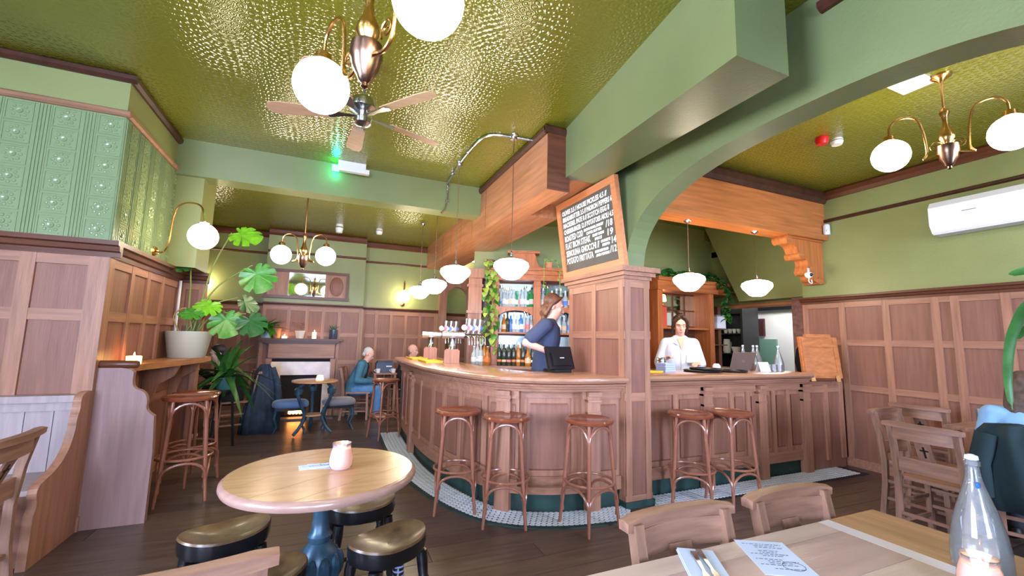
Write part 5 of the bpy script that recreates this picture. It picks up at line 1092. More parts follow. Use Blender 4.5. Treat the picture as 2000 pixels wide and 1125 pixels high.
def bushy(name, label, loc, pr0, pr1, ph, pm, n, L, W, m, seed, el=(0.1, 1.2), droop=0.3, rim=0.0, half=False):
    t = thing(name, label, 'plant', loc); pot(t, pr0, pr1, ph, pm, rim); rd = random.Random(seed)
    for k in range(n): put_leaf(t, leafmesh(L, W, droop, 6, m), (0.3 * pr1 * rd.uniform(-1, 1), 0.3 * pr1 * rd.uniform(-1, 1), ph - 0.02), (PI * 0.62 + PI * 0.76 * k / n if half else 2 * PI * k / n) + rd.uniform(-0.2, 0.2), rd.uniform(*el), 0, rd.uniform(0.7, 1.1))
    return t
bushy('potted_plant', 'bushy green potted plant at the left end of the mantel', (-0.93, 8.05, 1.321), 0.07, 0.09, 0.13, mat('pale_pot', rgb(170, 190, 220), 0.5), 34, 0.34, 0.07, LEAF, 5, (0.1, 1.35), 0.35, 0.0, True)
s = thing('terracotta_pot', 'terracotta pot behind the mantel plant', 'pot', (-0.78, 8.11, 1.321)); pot(s, 0.05, 0.065, 0.16, mat('terracotta', rgb(196, 134, 96), 0.7), 0.004)
t = thing('potted_plant', 'sparse pinkish leaved plant in a white pot on the mantel', 'plant', (-0.43, 8.06, 1.321)); pot(t, 0.055, 0.075, 0.13, mat('cream_pot', rgb(228, 214, 206), 0.5), 0.006); MB().tube([(0, 0, 0.1), (-0.03, 0, 0.2), (-0.05, 0, 0.26)], 0.004, 6).build('stem', STEMM, t)
PINKL = mat('pink_leaf', rgb(214, 180, 180), 0.5)
for k, (x, z, a) in enumerate(((-0.05, 0.25, 1.2), (-0.04, 0.24, -1.0), (-0.03, 0.18, 1.9), (-0.02, 0.17, -1.5), (0.0, 0.22, -0.4))): put_leaf(t, leafmesh(0.10, 0.05, 0.2, 5, PINKL), (x, 0, z), a, 0.3)
bushy('potted_plant', 'small spiky plant in a dark vase at the right end of the mantel', (0.09, 8.06, 1.321), 0.065, 0.065, 0.16, mat('dark_vase', rgb(60, 66, 84), 0.3), 16, 0.13, 0.03, mat('grey_leaf', rgb(110, 130, 100), 0.5), 9, (0.4, 1.4), 0.1)
# framed mirror above
mr = thing('wall_mirror', 'long carved wooden mirror over the fireplace, reflecting a window', 'mirror', (-0.37, 8.18, 2.245))
def mb_(name, x0, x1, z0, z1, d, m): return MB().box((x0, -d, z0), (x1, 0, z1)).build(name, m, mr, False)
mb_('frame_bar', -0.66, 0.66, 0.20, 0.25, 0.05, DKW); mb_('frame_bar', -0.68, 0.68, -0.25, -0.20, 0.06, DKW); mb_('frame_bar', -0.66, -0.62, -0.20, 0.20, 0.05, DKW); mb_('frame_bar', 0.62, 0.66, -0.20, 0.20, 0.05, DKW)
mb_('side_panel', -0.62, -0.31, -0.20, 0.20, 0.02, W_Z); mb_('side_panel', 0.29, 0.62, -0.20, 0.20, 0.02, W_Z); mb_('mullion', -0.33, -0.30, -0.2, 0.2, 0.035, W_Z); mb_('mullion', 0.27, 0.30, -0.2, 0.2, 0.035, W_Z)
gl_ = MB().box((-0.30, -0.02, -0.20), (0.27, -0.012, 0.20)).build('mirror_glass', MIRROR, mr, False)
MB().lathe([(0, 0), (0.11, 0), (0.115, 0.008), (0.105, 0.014), (0, 0.01)], (0.46, -0.02, 0), 20, Matrix.Rotation(PI / 2, 4, 'X') @ Matrix.Scale(1.5, 4, (0, 1, 0)), cap=False).build('carved_oval', PAN, mr)
# ---- small round table before the fire and its stools
ft = thing('round_table', 'small distant round table with black iron legs before the fireplace', 'table', (-0.12, 6.85, 0))
MB().lathe([(0, 0.715), (0.30, 0.715), (0.31, 0.722), (0.31, 0.735), (0.30, 0.742), (0, 0.742)], n=36, cap=False).build('top', TOPW, ft)
for k in range(3):
    a = 2 * PI * k / 3 - 0.4; d = Vector((math.cos(a), math.sin(a), 0))
    MB().tube(catmull([d * 0.18 + Z * 0.71, d * 0.26 + Z * 0.60, d * 0.20 + Z * 0.42, d * 0.13 + Z * 0.25, d * 0.20 + Z * 0.10, d * 0.28 + Z * 0.02], 5), [0.022] * 26, 8).build('leg', IRON, ft)
    MB().lathe([(0.0, -0.03), (0.05, -0.02), (0.06, 0.05), (0.03, 0.08), (0, 0.09)], d * 0.245 + Z * 0.58, 10, cap=False).build('leg_mask', IRON, ft)
MB().lathe([(0.0, 0.25), (0.13, 0.25), (0.13, 0.27), (0, 0.27)], n=20, cap=False).build('lower_shelf', TOPW, ft)
hd = thing('candle_holder', 'white candle holder on the small table before the fire', 'candle holder', (-0.06, 6.80, 0.743)); MB().lathe([(0.05, 0), (0.055, 0.01), (0.04, 0.07), (0.03, 0.075), (0, 0.07)], n=16, cap=False).build('holder', WAX, hd); MB().lathe([(0.056, 0.0), (0.06, 0.004), (0.055, 0.01)], n=16, cap=False).build('rim', WHITE, hd)
def pouf(loc, rz, label, m):
    t = thing('upholstered_stool', label, 'stool', loc, rz, 'upholstered iron stools'); P = []
    for k, z in ((0.88, 0.36), (1.0, 0.37), (1.03, 0.40), (1.0, 0.43), (0.85, 0.455), (0.4, 0.465), (0.02, 0.466)): P.append([Vector((k * 0.23 * abs(math.cos(a)) ** 0.6 * (1 if math.cos(a) > 0 else -1), k * 0.16 * abs(math.sin(a)) ** 0.6 * (1 if math.sin(a) > 0 else -1), z)) for a in [2 * PI * i / 28 for i in range(28)]])
    MB().loft(P).build('cushion', m, t, ang=1.0); MB().box((-0.2, -0.13, 0.32), (0.2, 0.13, 0.362)).build('frame', IRONB, t, False)
    for sx in (-1, 1):
        for sy in (-1, 1): MB().tube([(sx * 0.18, sy * 0.11, 0.34), (sx * 0.20, sy * 0.13, 0.22), (sx * 0.16, sy * 0.1, 0.1), (sx * 0.21, sy * 0.14, 0.0)], [0.02, 0.017, 0.013, 0.012], 8).build('leg', IRON, t)
BLUEV = mat('blue_velvet', rgb(84, 110, 150), 0.8, sheen=0.3); GREYV = mat('grey_velvet', rgb(110, 108, 116), 0.8, sheen=0.3)
pouf((-0.42, 6.98, 0), 0.1, 'low iron stool with blue padded seat left of the fireside table', BLUEV); pouf((0.22, 7.05, 0), 0.1, 'low iron stool with grey padded seat right of the fireside table', GREYV)
# ---- coffee table behind the seated man
ct = thing('side_table', 'small square table with a tea set behind the seated man', 'table', (0.98, 8.12, 0)); MB().box((-0.2, -0.26, 0.72), (0.2, 0.26, 0.745)).build('top', W_X, ct, False)
for sx in (-1, 1):
    for sy in (-1, 1): MB().box((sx * 0.17 - 0.02, sy * 0.22 - 0.02, 0), (sx * 0.17 + 0.02, sy * 0.22 + 0.02, 0.72)).build('leg', W_Z, ct, False)
tp_ = thing('metal_box', 'dark blue metal box on the small table by the seated man', 'box', (0.98, 8.08, 0.746)); MB().box((-0.15, -0.10, 0), (0.15, 0.10, 0.17)).build('body', mat('blue_tin', rgb(66, 78, 104), 0.4), tp_, False); MB().box((-0.13, -0.102, 0.17), (0.13, 0.09, 0.20)).build('lid', mat('blue_tin_lid', rgb(52, 62, 88), 0.4), tp_, False); MB().box((0.02, -0.104, 0.10), (0.12, -0.10, 0.12)).build('label', WHITE, tp_, False)
for k, x in enumerate((0.86, 1.12)):
    s = thing('teacup', 'pale teacup %s the blue metal box' % ('left of', 'right of')[k], 'cup', (x, 7.92, 0.746)); MB().lathe([(0.03, 0), (0.045, 0.07), (0.041, 0.07), (0.026, 0.008), (0, 0.008)], n=16, cap=False).build('cup', WHITE, s); MB().tube([(-0.04, 0, 0.06), (-0.07, 0, 0.045), (-0.036, 0, 0.02)], 0.005, 6).build('handle', WHITE, s)

# ================================================================ PLANTS
mo = thing('monstera_plant', 'tall monstera in a big grey ceramic pot on the candle shelf', 'plant', (-1.325, 5.42, 1.131))
POTM = mat('grey_ceramic', rgb(176, 174, 156), 0.45); pot(mo, 0.155, 0.20, 0.27, POTM)
def monstera(seed, m):
    rd = random.Random(seed); q = MB(); n = 72; vs = [(0, -0.30, 0.02)]
    for i in range(n):
        a = 2 * PI * i / n; x = math.sin(a); y = -math.cos(a)        # a=0 : tip (down -y), a=pi: notch at the stalk
        r = 0.62 + 0.16 * math.cos(a) - 0.30 * max(0, math.cos(a - PI)) ** 12
        side = abs(math.sin(a)); s = max(0, math.cos(11 * a)) ** 6
        if side > 0.35 and math.cos(a) > -0.75: r *= 1 - 0.42 * s
        px, py = r * x * 0.80, r * y * 0.78 - 0.34
        vs.append((px, py, 0.10 - 0.32 * px * px - 0.12 * (py + 0.3) ** 2 + 0.02 * math.sin(5 * a)))
    q.add(vs, [(0, 1 + (i + 1) % n, 1 + i) for i in range(n)]); me = q.mesh('leaf', True, 2.0); me.materials.append(m); return me
ML = [monstera(1, LEAF), monstera(2, LEAFD), monstera(3, mat('leaf_bright', rgb(112, 176, 40), 0.35, noise=(5, 0.25, (1, 1, 1))))]
def aim(p, tip, nrm, sc):
    y = -Vector(tip).normalized(); z = Vector(nrm); z = (z - y * z.dot(y)).normalized(); x = y.cross(z)
    return Matrix([[x[i] * sc, y[i] * sc, z[i] * sc, p[i]] for i in range(3)] + [[0, 0, 0, 1]])
B = Vector((-1.325, 5.42, 1.131))
for (p, tip, nrm, sc, k) in (((-1.02, 5.30, 2.46), (0.85, -0.2, -0.25), (0.1, -0.75, 0.6), 0.33, 2), ((-0.80, 5.27, 2.12), (0.45, -0.2, -0.8), (-0.1, -0.9, 0.4), 0.36, 0), ((-0.82, 5.33, 1.60), (0.35, -0.2, -0.6), (0, -0.8, 0.6), 0.30, 1), ((-1.02, 5.36, 1.62), (0.2, -0.3, -0.7), (0, -0.9, 0.5), 0.34, 0),
                             ((-1.36, 5.36, 2.06), (-0.55, -0.5, -0.2), (0.1, -0.3, 0.9), 0.24, 1), ((-1.12, 5.40, 1.72), (-0.3, -0.5, -0.5), (0, -0.8, 0.6), 0.26, 2), ((-0.94, 5.50, 1.78), (0.7, 0.2, -0.5), (0.2, -0.6, 0.7), 0.26, 1), ((-1.25, 5.30, 1.62), (-0.2, -0.6, -0.4), (0, -0.7, 0.7), 0.22, 0)):
    P = Vector(p) - B; s = Vector((random.uniform(-0.05, 0.05), random.uniform(-0.05, 0.05), 0.24)); mid = s.lerp(P, 0.5) + Vector((0, 0, 0.10)) - Vector((P.x, P.y, 0)) * 0.12
    st = MB().tube(catmull([s, mid, P], 8), [0.010 - 0.004 * i / 16 for i in range(17)], 7).build('stalk', STEMM, mo)
    o = link('leaf', ML[k], None, mo); o.matrix_basis = aim(P, tip, nrm, sc)
MB().tube(catmull([Vector((-0.06, -0.08, 0.24)), Vector((-0.12, -0.10, 0.42)), Vector((-0.02, -0.1, 0.50)), Vector((0.03, -0.06, 0.3))], 6), 0.007, 6).build('aerial_root', mat('root', rgb(170, 140, 96), 0.7), mo)
# strap leaved plant on a small stand
sp_ = thing('plant_stand', 'small black plant stand under the strap leaved plant', 'stand', (-1.14, 6.38, 0))
MB().lathe([(0, 0.66), (0.13, 0.66), (0.13, 0.69), (0, 0.69)], n=20, cap=False).build('top', BLKP, sp_)
for k in range(3): a = 2 * PI * k / 3; MB().bar((0.09 * math.cos(a), 0.09 * math.sin(a), 0.66), (0.15 * math.cos(a), 0.15 * math.sin(a), 0), 0.025, 0.025).build('leg', BLKP, sp_, False)
st_ = thing('strap_leaved_plant', 'leafy green strap leaved plant spilling in front of the seated dark haired person', 'plant', (-1.14, 6.38, 0.691)); pot(st_, 0.08, 0.11, 0.15, mat('teal_pot', rgb(86, 140, 140), 0.4))
rd = random.Random(11)
STR = [(0.50, 0.085, 0.22), (0.42, 0.08, 0.62), (0.46, 0.09, 0.85)]
for k in range(34):
    L, W, dr = STR[k % 3]; el = rd.uniform(0.7, 1.35) if k % 3 == 0 else rd.uniform(0.1, 0.9)
    put_leaf(st_, leafmesh(L, W, dr * 0.8, 9, LEAFS), (rd.uniform(-0.04, 0.04), rd.uniform(-0.04, 0.04), 0.14), 2 * PI * k / 34 * 5 + rd.uniform(-0.2, 0.2), el, rd.uniform(-0.4, 0.4), rd.uniform(0.75, 1.1))
# trailing vine on the back bar
vn = thing('trailing_vine', 'pale green trailing vine hanging down the back bar column', 'plant', A0 + U * 0.30 + NB * 0.26 + Z * 2.45)
pot(vn, 0.06, 0.08, 0.10, mat('vine_pot', rgb(120, 86, 66), 0.6)); HEART = leafmesh(0.10, 0.085, 0.25, 5, LEAFY); HEART2 = leafmesh(0.10, 0.085, 0.25, 5, LEAF)
for s in range(4):
    x0, y0 = (s - 1.5) * 0.05, -0.05; P = [Vector((x0 * 0.5, 0, 0.08)), Vector((x0, y0 - 0.05, 0.06))] + [Vector((x0 + rd.uniform(-0.03, 0.03), y0 - 0.06 + rd.uniform(-0.02, 0.02), -0.15 - 0.18 * k)) for k in range(6 + s % 2)]
    C_ = catmull(P, 6); MB().tube(C_, 0.003, 5).build('stem', STEMM, vn)
    for k in range(4, len(C_), 2): put_leaf(vn, HEART if rd.random() < 0.7 else HEART2, C_[k], rd.uniform(PI * 0.55, PI * 1.45) + (0 if rd.random() < 0.8 else PI), rd.uniform(-1.2, -0.3), rd.uniform(-0.5, 0.5), rd.uniform(0.7, 1.15))
gv = thing('trailing_vine', 'lime vine dangling from the cornice left of the pillar', 'plant', A0 + U * 1.18 + NB * 0.30 + Z * 2.445); pot(gv, 0.05, 0.06, 0.08, MATS['terracotta'])
for s in (-1, 1):
    C_ = catmull([Vector((0, 0, 0.07)), Vector((s * 0.07, -0.04, 0.14)), Vector((s * 0.12, -0.08, 0.02)), Vector((s * 0.13, -0.1, -0.2)), Vector((s * 0.14, -0.1, -0.42 if s > 0 else -0.28))], 6); MB().tube(C_, 0.004, 5).build('stem', LEAFY, gv)
    for k in range(2, len(C_), 3): put_leaf(gv, HEART, C_[k], rd.uniform(2.2, 4), rd.uniform(-1, 0), 0, 0.55)
gl2 = thing('leaf_garland', 'dark ivy garland along the top of the right back bar', 'plant', A1 + Vector((0, -0.22, 2.372)))
C_ = catmull([Vector((0.1, 0, 0.03)), Vector((0.4, -0.05, 0.06)), Vector((0.7, 0.0, 0.04)), Vector((1.0, -0.05, 0.08)), Vector((1.22, -0.10, 0.02)), Vector((1.32, -0.16, -0.18)), Vector((1.28, -0.17, -0.42)), Vector((1.33, -0.17, -0.62))], 8); MB().tube(C_, 0.006, 5).build('stem', STEMM, gl2)
IV = leafmesh(0.12, 0.09, 0.25, 5, LEAFD)
for k in range(1, len(C_)):
    for j in range(3): put_leaf(gl2, IV if rd.random() < 0.8 else HEART2, C_[k], rd.uniform(0, 2 * PI), rd.uniform(-0.6, 1.1), rd.uniform(-0.5, 0.5), rd.uniform(0.6, 1.2))
# tall plant at the right edge
ws = thing('plant_stand', 'dark wooden plant stand at the right edge, beside the near table', 'stand', (2.36, 0.42, 0)); MB().lathe([(0, 0.86), (0.15, 0.86), (0.15, 0.89), (0, 0.89)], n=20, cap=False).build('top', DKW, ws); MB().lathe([(0.14, 0), (0.14, 0.03), (0.03, 0.06), (0.025, 0.45), (0.04, 0.5), (0.03, 0.86)], n=16).build('column', DKW, ws)
rp = thing('long_leaved_plant', 'plant with long drooping green leaf hanging at the right edge', 'plant', (2.36, 0.42, 0.891)); pot(rp, 0.09, 0.12, 0.18, POTM)
def ribbon(P, W, m, par):
    C2 = catmull([Vector(p) for p in P], 8); n = len(C2); vs = []; fs = []
    for i, p in enumerate(C2):
        d = (C2[min(i + 1, n - 1)] - C2[max(i - 1, 0)]).normalized(); s_ = d.cross(Vector((0.4, 0.9, 0.15))).normalized(); u = i / (n - 1); w = W * 0.5 * (0.25 + 0.75 * math.sin(PI * min(1, 0.12 + u * 0.86)) ** 0.7) * (1 if u < 0.97 else 0.3); up = s_.cross(d)
        vs += [p - s_ * w + up * w * 0.3, p, p + s_ * w + up * w * 0.3]
    for i in range(n - 1): o = i * 3; fs += [(o, o + 1, o + 4, o + 3), (o + 1, o + 2, o + 5, o + 4)]
    MB().add(vs, fs).build('leaf', m, par, ang=2)
for P in (((0, 0, 0.16), (0.05, 0.10, 0.50), (0.04, 0.24, 0.68), (0.018, 0.305, 0.58), (0.02, 0.335, 0.42), (0.027, 0.34, 0.285)), ((0, 0, 0.16), (0.10, 0.12, 0.60), (0.13, 0.24, 0.80), (0.125, 0.34, 0.81)), ((0, 0, 0.16), (0.12, 0.12, 0.45), (0.14, 0.27, 0.60), (0.12, 0.34, 0.55)),
          ((0, 0, 0.16), (-0.1, -0.05, 0.6), (-0.25, -0.1, 0.7), (-0.35, -0.12, 0.55)), ((0, 0, 0.16), (0.1, -0.1, 0.6), (0.25, -0.2, 0.7), (0.33, -0.28, 0.5)), ((0, 0, 0.16), (-0.02, -0.12, 0.6), (-0.05, -0.3, 0.75), (-0.05, -0.45, 0.6)), ((0, 0, 0.16), (0.1, 0.02, 0.65), (0.3, 0.05, 0.8), (0.42, 0.06, 0.65))):
    ribbon(P, 0.05, LEAFS, rp)
# ================================================================ PEOPLE
class Flesh(MB):
    def limb(s, a, b, ra, rb, flat=None):
        s.cone(a, b, ra, rb, 12); s.ball(a, ra, 12, 8); s.ball(b, rb, 12, 8); return s
    def chain(s, pts, rs):
        for (a, b), (ra, rb) in zip(zip(pts, pts[1:]), zip(rs, rs[1:])): s.limb(a, b, ra, rb)
        return s
    def bake(s, name, m, parent, vox=0.009, it=5):
        o = link(name, s.mesh(name, False), m); md = o.modifiers.new('r', 'REMESH'); md.mode = 'VOXEL'; md.voxel_size = vox
        sm = o.modifiers.new('s', 'SMOOTH'); sm.factor = 0.5; sm.iterations = it
        bpy.context.view_layer.update(); dg = bpy.context.evaluated_depsgraph_get(); me = bpy.data.meshes.new_from_object(o.evaluated_get(dg)); me.name = name
        bpy.data.objects.remove(o); me.materials.clear(); me.shade_smooth(); return link(name, me, m, parent)
def V(*a): return Vector(a)
def oval(c, rx, ry, n=20, sq=0.85, tilt=0.0):
    out = []
    for i in range(n):
        a = 2 * PI * i / n; ca, sa = math.cos(a), math.sin(a)
        p = V(rx * abs(ca) ** sq * (1 if ca > 0 else -1), ry * abs(sa) ** sq * (1 if sa > 0 else -1), 0); p.z = p.y * tilt; out.append(Vector(c) + p)
    return out
def head_mat(c, yaw, pitch, roll=0): return Matrix.Translation(c) @ Matrix.Rotation(yaw, 4, 'Z') @ Matrix.Rotation(pitch, 4, 'X') @ Matrix.Rotation(roll, 4, 'Y')
def head(q, H):
    R = H.to_3x3().to_4x4(); P = lambda *a: H @ V(*a)
    q.ball(P(0, 0.012, 0.035), (0.076, 0.094, 0.088), 18, 12, R); q.ball(P(0, -0.022, -0.035), (0.060, 0.070, 0.078), 16, 10, R); q.ball(P(0, -0.052, -0.088), (0.030, 0.030, 0.025), 12, 8, R)
    q.cone(P(0, -0.088, 0.012), P(0, -0.108, -0.028), 0.009, 0.013, 10); q.ball(P(0, -0.104, -0.030), (0.014, 0.012, 0.010), 10, 6, R)
    q.ball(P(0, -0.075, 0.035), (0.058, 0.022, 0.012), 14, 6, R); q.ball(P(0, -0.086, -0.060), (0.022, 0.012, 0.008), 10, 6, R)
    for s in (-1, 1): q.ball(P(s * 0.079, 0.015, -0.005), (0.010, 0.020, 0.032), 10, 8, R); q.ball(P(s * 0.042, -0.062, -0.012), (0.02, 0.02, 0.022), 10, 6, R)
def face(par, H, brow, lip, closed=False):
    R = H.to_3x3().to_4x4(); P = lambda *a: H @ V(*a)
    for s in (-1, 1):
        if closed: MB().ball(P(s * 0.031, -0.0865, 0.006), (0.015, 0.005, 0.0022), 10, 6, R).build('eyelid_line', brow, par); MB().ball(P(s * 0.031, -0.091, 0.034), (0.018, 0.005, 0.0035), 10, 6, R).build('eyebrow', brow, par); continue
        e = MB().ball(P(s * 0.031, -0.0815, 0.010), (0.012, 0.008, 0.0045), 12, 8, R).build('eye', mat('eye_white', rgb(226, 222, 218), 0.3), par); MB().ball(P(s * 0.031, -0.088, 0.009), (0.0048, 0.004, 0.0042), 8, 6, R).build('iris', mat('iris', rgb(44, 30, 22), 0.3), e)
        MB().ball(P(s * 0.031, -0.091, 0.034), (0.018, 0.005, 0.0035), 10, 6, R).build('eyebrow', brow, par)
    MB().ball(P(0, -0.0965, -0.059), (0.021, 0.006, 0.0055), 12, 6, R).build('mouth', lip, par)
def hand(q, w, fwd, up, side, curl=0.5):
    w = Vector(w); f = Vector(fwd).normalized(); u = Vector(up); u = (u - f * u.dot(f)).normalized(); l = f.cross(u) * side
    R = Matrix([[l[i], f[i], u[i], 0] for i in range(3)] + [[0, 0, 0, 1]])
    q.ball(w + f * 0.045, (0.040, 0.052, 0.016), 14, 8, R); q.limb(w - f * 0.01, w + f * 0.03, 0.024, 0.026)
    for k, (o, L) in enumerate(((0.030, 0.062), (0.010, 0.072), (-0.011, 0.068), (-0.031, 0.052))):
        p = w + f * (0.088 - 0.006 * abs(k - 1)) + l * o; d = f.copy(); pts = [p - f * 0.02]; 
        for j in range(3):
            a = curl * (0.5 + 0.5 * j); d = (f * math.cos(a) - u * math.sin(a)).normalized(); pts.append(pts[-1] + d * L * (0.48, 0.34, 0.26)[j] + (f * 0.018 if j == 0 else V(0, 0, 0)))
        q.chain(pts, [0.0098, 0.0092, 0.0085, 0.0075])
    t0 = w + f * 0.022 + l * 0.028; q.chain([t0, t0 + f * 0.03 + l * 0.026 - u * 0.006, t0 + f * 0.058 + l * 0.032 - u * 0.014], [0.013, 0.0105, 0.0085])
LIP = mat('lip', rgb(190, 110, 104), 0.45)
def shoes(par, feet, m, ang):
    for p in feet:
        q = Flesh(); d = V(math.sin(ang), -math.cos(ang), 0); p = Vector(p); q.limb(p + Z * 0.05 + d * -0.02, p + Z * 0.04 + d * 0.14, 0.046, 0.036); q.limb(p + Z * 0.07, p + Z * 0.11, 0.045, 0.042); q.bake('shoe', m, par, 0.010, 3)
def standing(name, label, loc, rz, sc, skin, hairf, shirtm, trm, shm, sh, el, wr, hd_yaw, hd_pitch, sleeve, lean, hands, vox=0.008, collar=None, brow=None):
    """local: faces -y, +x is the person's left; sh/el/wr give (right, left) joints"""
    t = thing(name, label, 'person', loc, rz); t.scale = (sc, sc, sc)
    NK = V(0, lean + 0.01, 1.44); HC = V(0, lean * 1.5 - 0.02, 1.57); H = head_mat(HC, hd_yaw, hd_pitch)
    q = Flesh(); head(q, H); q.limb(NK - Z * 0.06, HC - Z * 0.06, 0.058, 0.052)
    q.loft([oval((0, 0.01, 0.90), 0.14, 0.09), oval((0, 0.0, 1.05), 0.12, 0.085), oval((0, lean * 0.6, 1.25), 0.14, 0.095), oval((0, lean, 1.38), 0.13, 0.075), oval((0, lean, 1.43), 0.06, 0.05)])
    for k in (0, 1):
        q.chain([sh[k], el[k], wr[k]], [0.048, 0.040, 0.026]); q.limb(V(0, lean, 1.37), sh[k], 0.06, 0.045); hand(q, wr[k], hands[k][0], hands[k][1], (1, -1)[k], hands[k][2])
        s = (-1, 1)[k]; q.chain([V(s * 0.09, 0.01, 0.90), V(s * 0.095, 0.0, 0.50), V(s * 0.10, 0.03, 0.09)], [0.080, 0.055, 0.038]); q.limb(V(s * 0.10, 0.03, 0.05), V(s * 0.105, -0.12, 0.035), 0.035, 0.028)
    body = q.bake('body', skin, t, vox, 4); face(t, H, brow or mat('brow_dark', rgb(60, 40, 30), 0.7), LIP, collar is not None)
    q = Flesh(); q.loft([oval((0, 0.01, 0.80), 0.185, 0.125), oval((0, 0.005, 0.95), 0.178, 0.122), oval((0, lean * 0.3, 1.10), 0.172, 0.122), oval((0, lean * 0.7, 1.26), 0.185, 0.128), oval((0, lean, 1.36), 0.178, 0.105), oval((0, lean + 0.01, 1.42), 0.105, 0.078), oval((0, lean + 0.012, 1.455), 0.068, 0.066)])
    for k in (0, 1):
        a, b, c = Vector(sh[k]), Vector(el[k]), Vector(wr[k]); q.limb(V(0, lean, 1.36), a, 0.085, 0.068)
        if sleeve <= 1: q.limb(a, a.lerp(b, sleeve), 0.070, 0.068)
        else: q.limb(a, b, 0.070, 0.058); q.limb(b, b.lerp(c, sleeve - 1), 0.058, 0.046)
    shirt = q.bake('shirt', shirtm, t, vox, 5)
    if collar: collar(t, shirt, lean)
    q = Flesh()
    for s in (-1, 1): q.chain([V(s * 0.085, 0.01, 0.88), V(s * 0.095, 0.0, 0.50), V(s * 0.10, 0.02, 0.10)], [0.105, 0.075, 0.06])
    q.ball((0, 0.01, 0.90), (0.175, 0.12, 0.11)); q.bake('trousers', trm, t, 0.012, 4)
    shoes(t, [(-0.10, 0.0, 0), (0.10, 0.0, 0)], shm, 0); hairf(t, H); return t
def hair_up(t, H):
    m = mat('dark_brown_hair', rgb(58, 36, 26), 0.5, noise=(20, 0.4, (1, 1, 1))); q = Flesh(); R = H.to_3x3().to_4x4(); P = lambda *a: H @ V(*a)
    q.ball(P(0, 0.028, 0.052), (0.088, 0.098, 0.088), 18, 12, R); q.ball(P(0, 0.02, 0.165), (0.036, 0.034, 0.03), 12, 8, R)
    for s in (-1, 1): q.chain([P(s * 0.03, -0.055, 0.118), P(s * 0.072, -0.04, 0.07), P(s * 0.085, -0.018, 0.0), P(s * 0.082, -0.005, -0.08)], [0.022, 0.024, 0.022, 0.012])
    q.bake('hair', m, t, 0.008, 3)
def hair_bob(t, H):
    m = mat('brown_hair', rgb(104, 66, 46), 0.5, noise=(20, 0.4, (1, 1, 1))); q = Flesh(); R = H.to_3x3().to_4x4(); P = lambda *a: H @ V(*a)
    q.ball(P(0, 0.034, 0.052), (0.086, 0.096, 0.088), 18, 12, R); q.ball(P(0, 0.085, -0.06), (0.07, 0.05, 0.075), 14, 10, R); q.ball(P(0, 0.07, -0.13), (0.05, 0.035, 0.05), 12, 8, R)
    for s in (-1, 1): q.chain([P(s * 0.05, -0.045, 0.112), P(s * 0.078, 0.0, 0.07), P(s * 0.080, 0.04, 0.0), P(s * 0.068, 0.065, -0.10)], [0.013, 0.018, 0.022, 0.018])
    q.bake('hair', m, t, 0.008, 3)
def shirt_collar(t, shirt, lean):
    m = MATS['white_shirt']
    for s in (-1, 1):
        MB().add([(s * 0.062, lean + 0.03, 1.455), (s * 0.066, lean - 0.03, 1.45), (s * 0.03, lean - 0.135, 1.335), (s * 0.085, lean - 0.118, 1.36), (s * 0.098, lean - 0.02, 1.425), (s * 0.09, lean + 0.04, 1.43)], [(0, 1, 5), (1, 4, 5), (1, 2, 3), (1, 3, 4)]).build('collar', m, t, ang=1.5)
    MB().add([(0.045, lean - 0.085, 1.43), (-0.045, lean - 0.085, 1.43), (-0.02, lean - 0.126, 1.33), (0, lean - 0.137, 1.27), (0.02, lean - 0.126, 1.33)], [(0, 1, 2, 3, 4)]).build('open_neck', SKIN, t, ang=1.5)
    MB().bar((0, -0.134, 1.26), (0, -0.128, 0.95), 0.022, 0.008).build('placket', m, t, False)
    MB().box((0.05, -0.140, 1.13), (0.13, -0.118, 1.22)).build('pocket', m, t, False)
WSH = mat('white_shirt', rgb(222, 224, 238), 0.8, sheen=0.1)
standing('person', 'woman in an open white shirt standing behind the straight bar', (3.98, 4.02, 0.03), -0.62, 1.0, SKIN, hair_up, WSH, mat('dark_trousers', rgb(40, 40, 48), 0.8), mat('black_shoe', rgb(20, 20, 22), 0.5),
         (V(-0.158, 0.0, 1.355), V(0.158, 0.0, 1.355)), (V(-0.245, 0.03, 1.12), V(0.245, 0.02, 1.11)), (V(-0.20, -0.20, 1.17), V(0.15, -0.20, 1.125)), 0.05, 0.22, 1.55, -0.01, ((V(0.5, -0.8, 0.35), V(0, 0.2, 1), 0.6), (V(-0.4, -0.9, 0.0), V(0, 0, 1), 0.5)), 0.008, shirt_collar)
standing('person', 'bartender in a dark navy t-shirt turned right behind the curved bar', (2.20, 4.20, 0.03), 1.16, 1.10, SKIN, hair_bob, mat('navy_tee', rgb(58, 66, 92), 0.85), MATS['dark_trousers'], MATS['black_shoe'],
         (V(-0.185, 0.0, 1.38), V(0.185, 0.0, 1.38)), (V(-0.26, 0.19, 1.21), V(0.24, 0.05, 1.12)), (V(-0.24, -0.05, 1.12), V(0.14, -0.22, 1.10)), 0.0, 0.28, 0.75, -0.05, ((V(0.25, -0.9, -0.35), V(0, 0, 1), 0.5), (V(-0.2, -1, -0.2), V(0, 0, 1), 0.5)), 0.008)
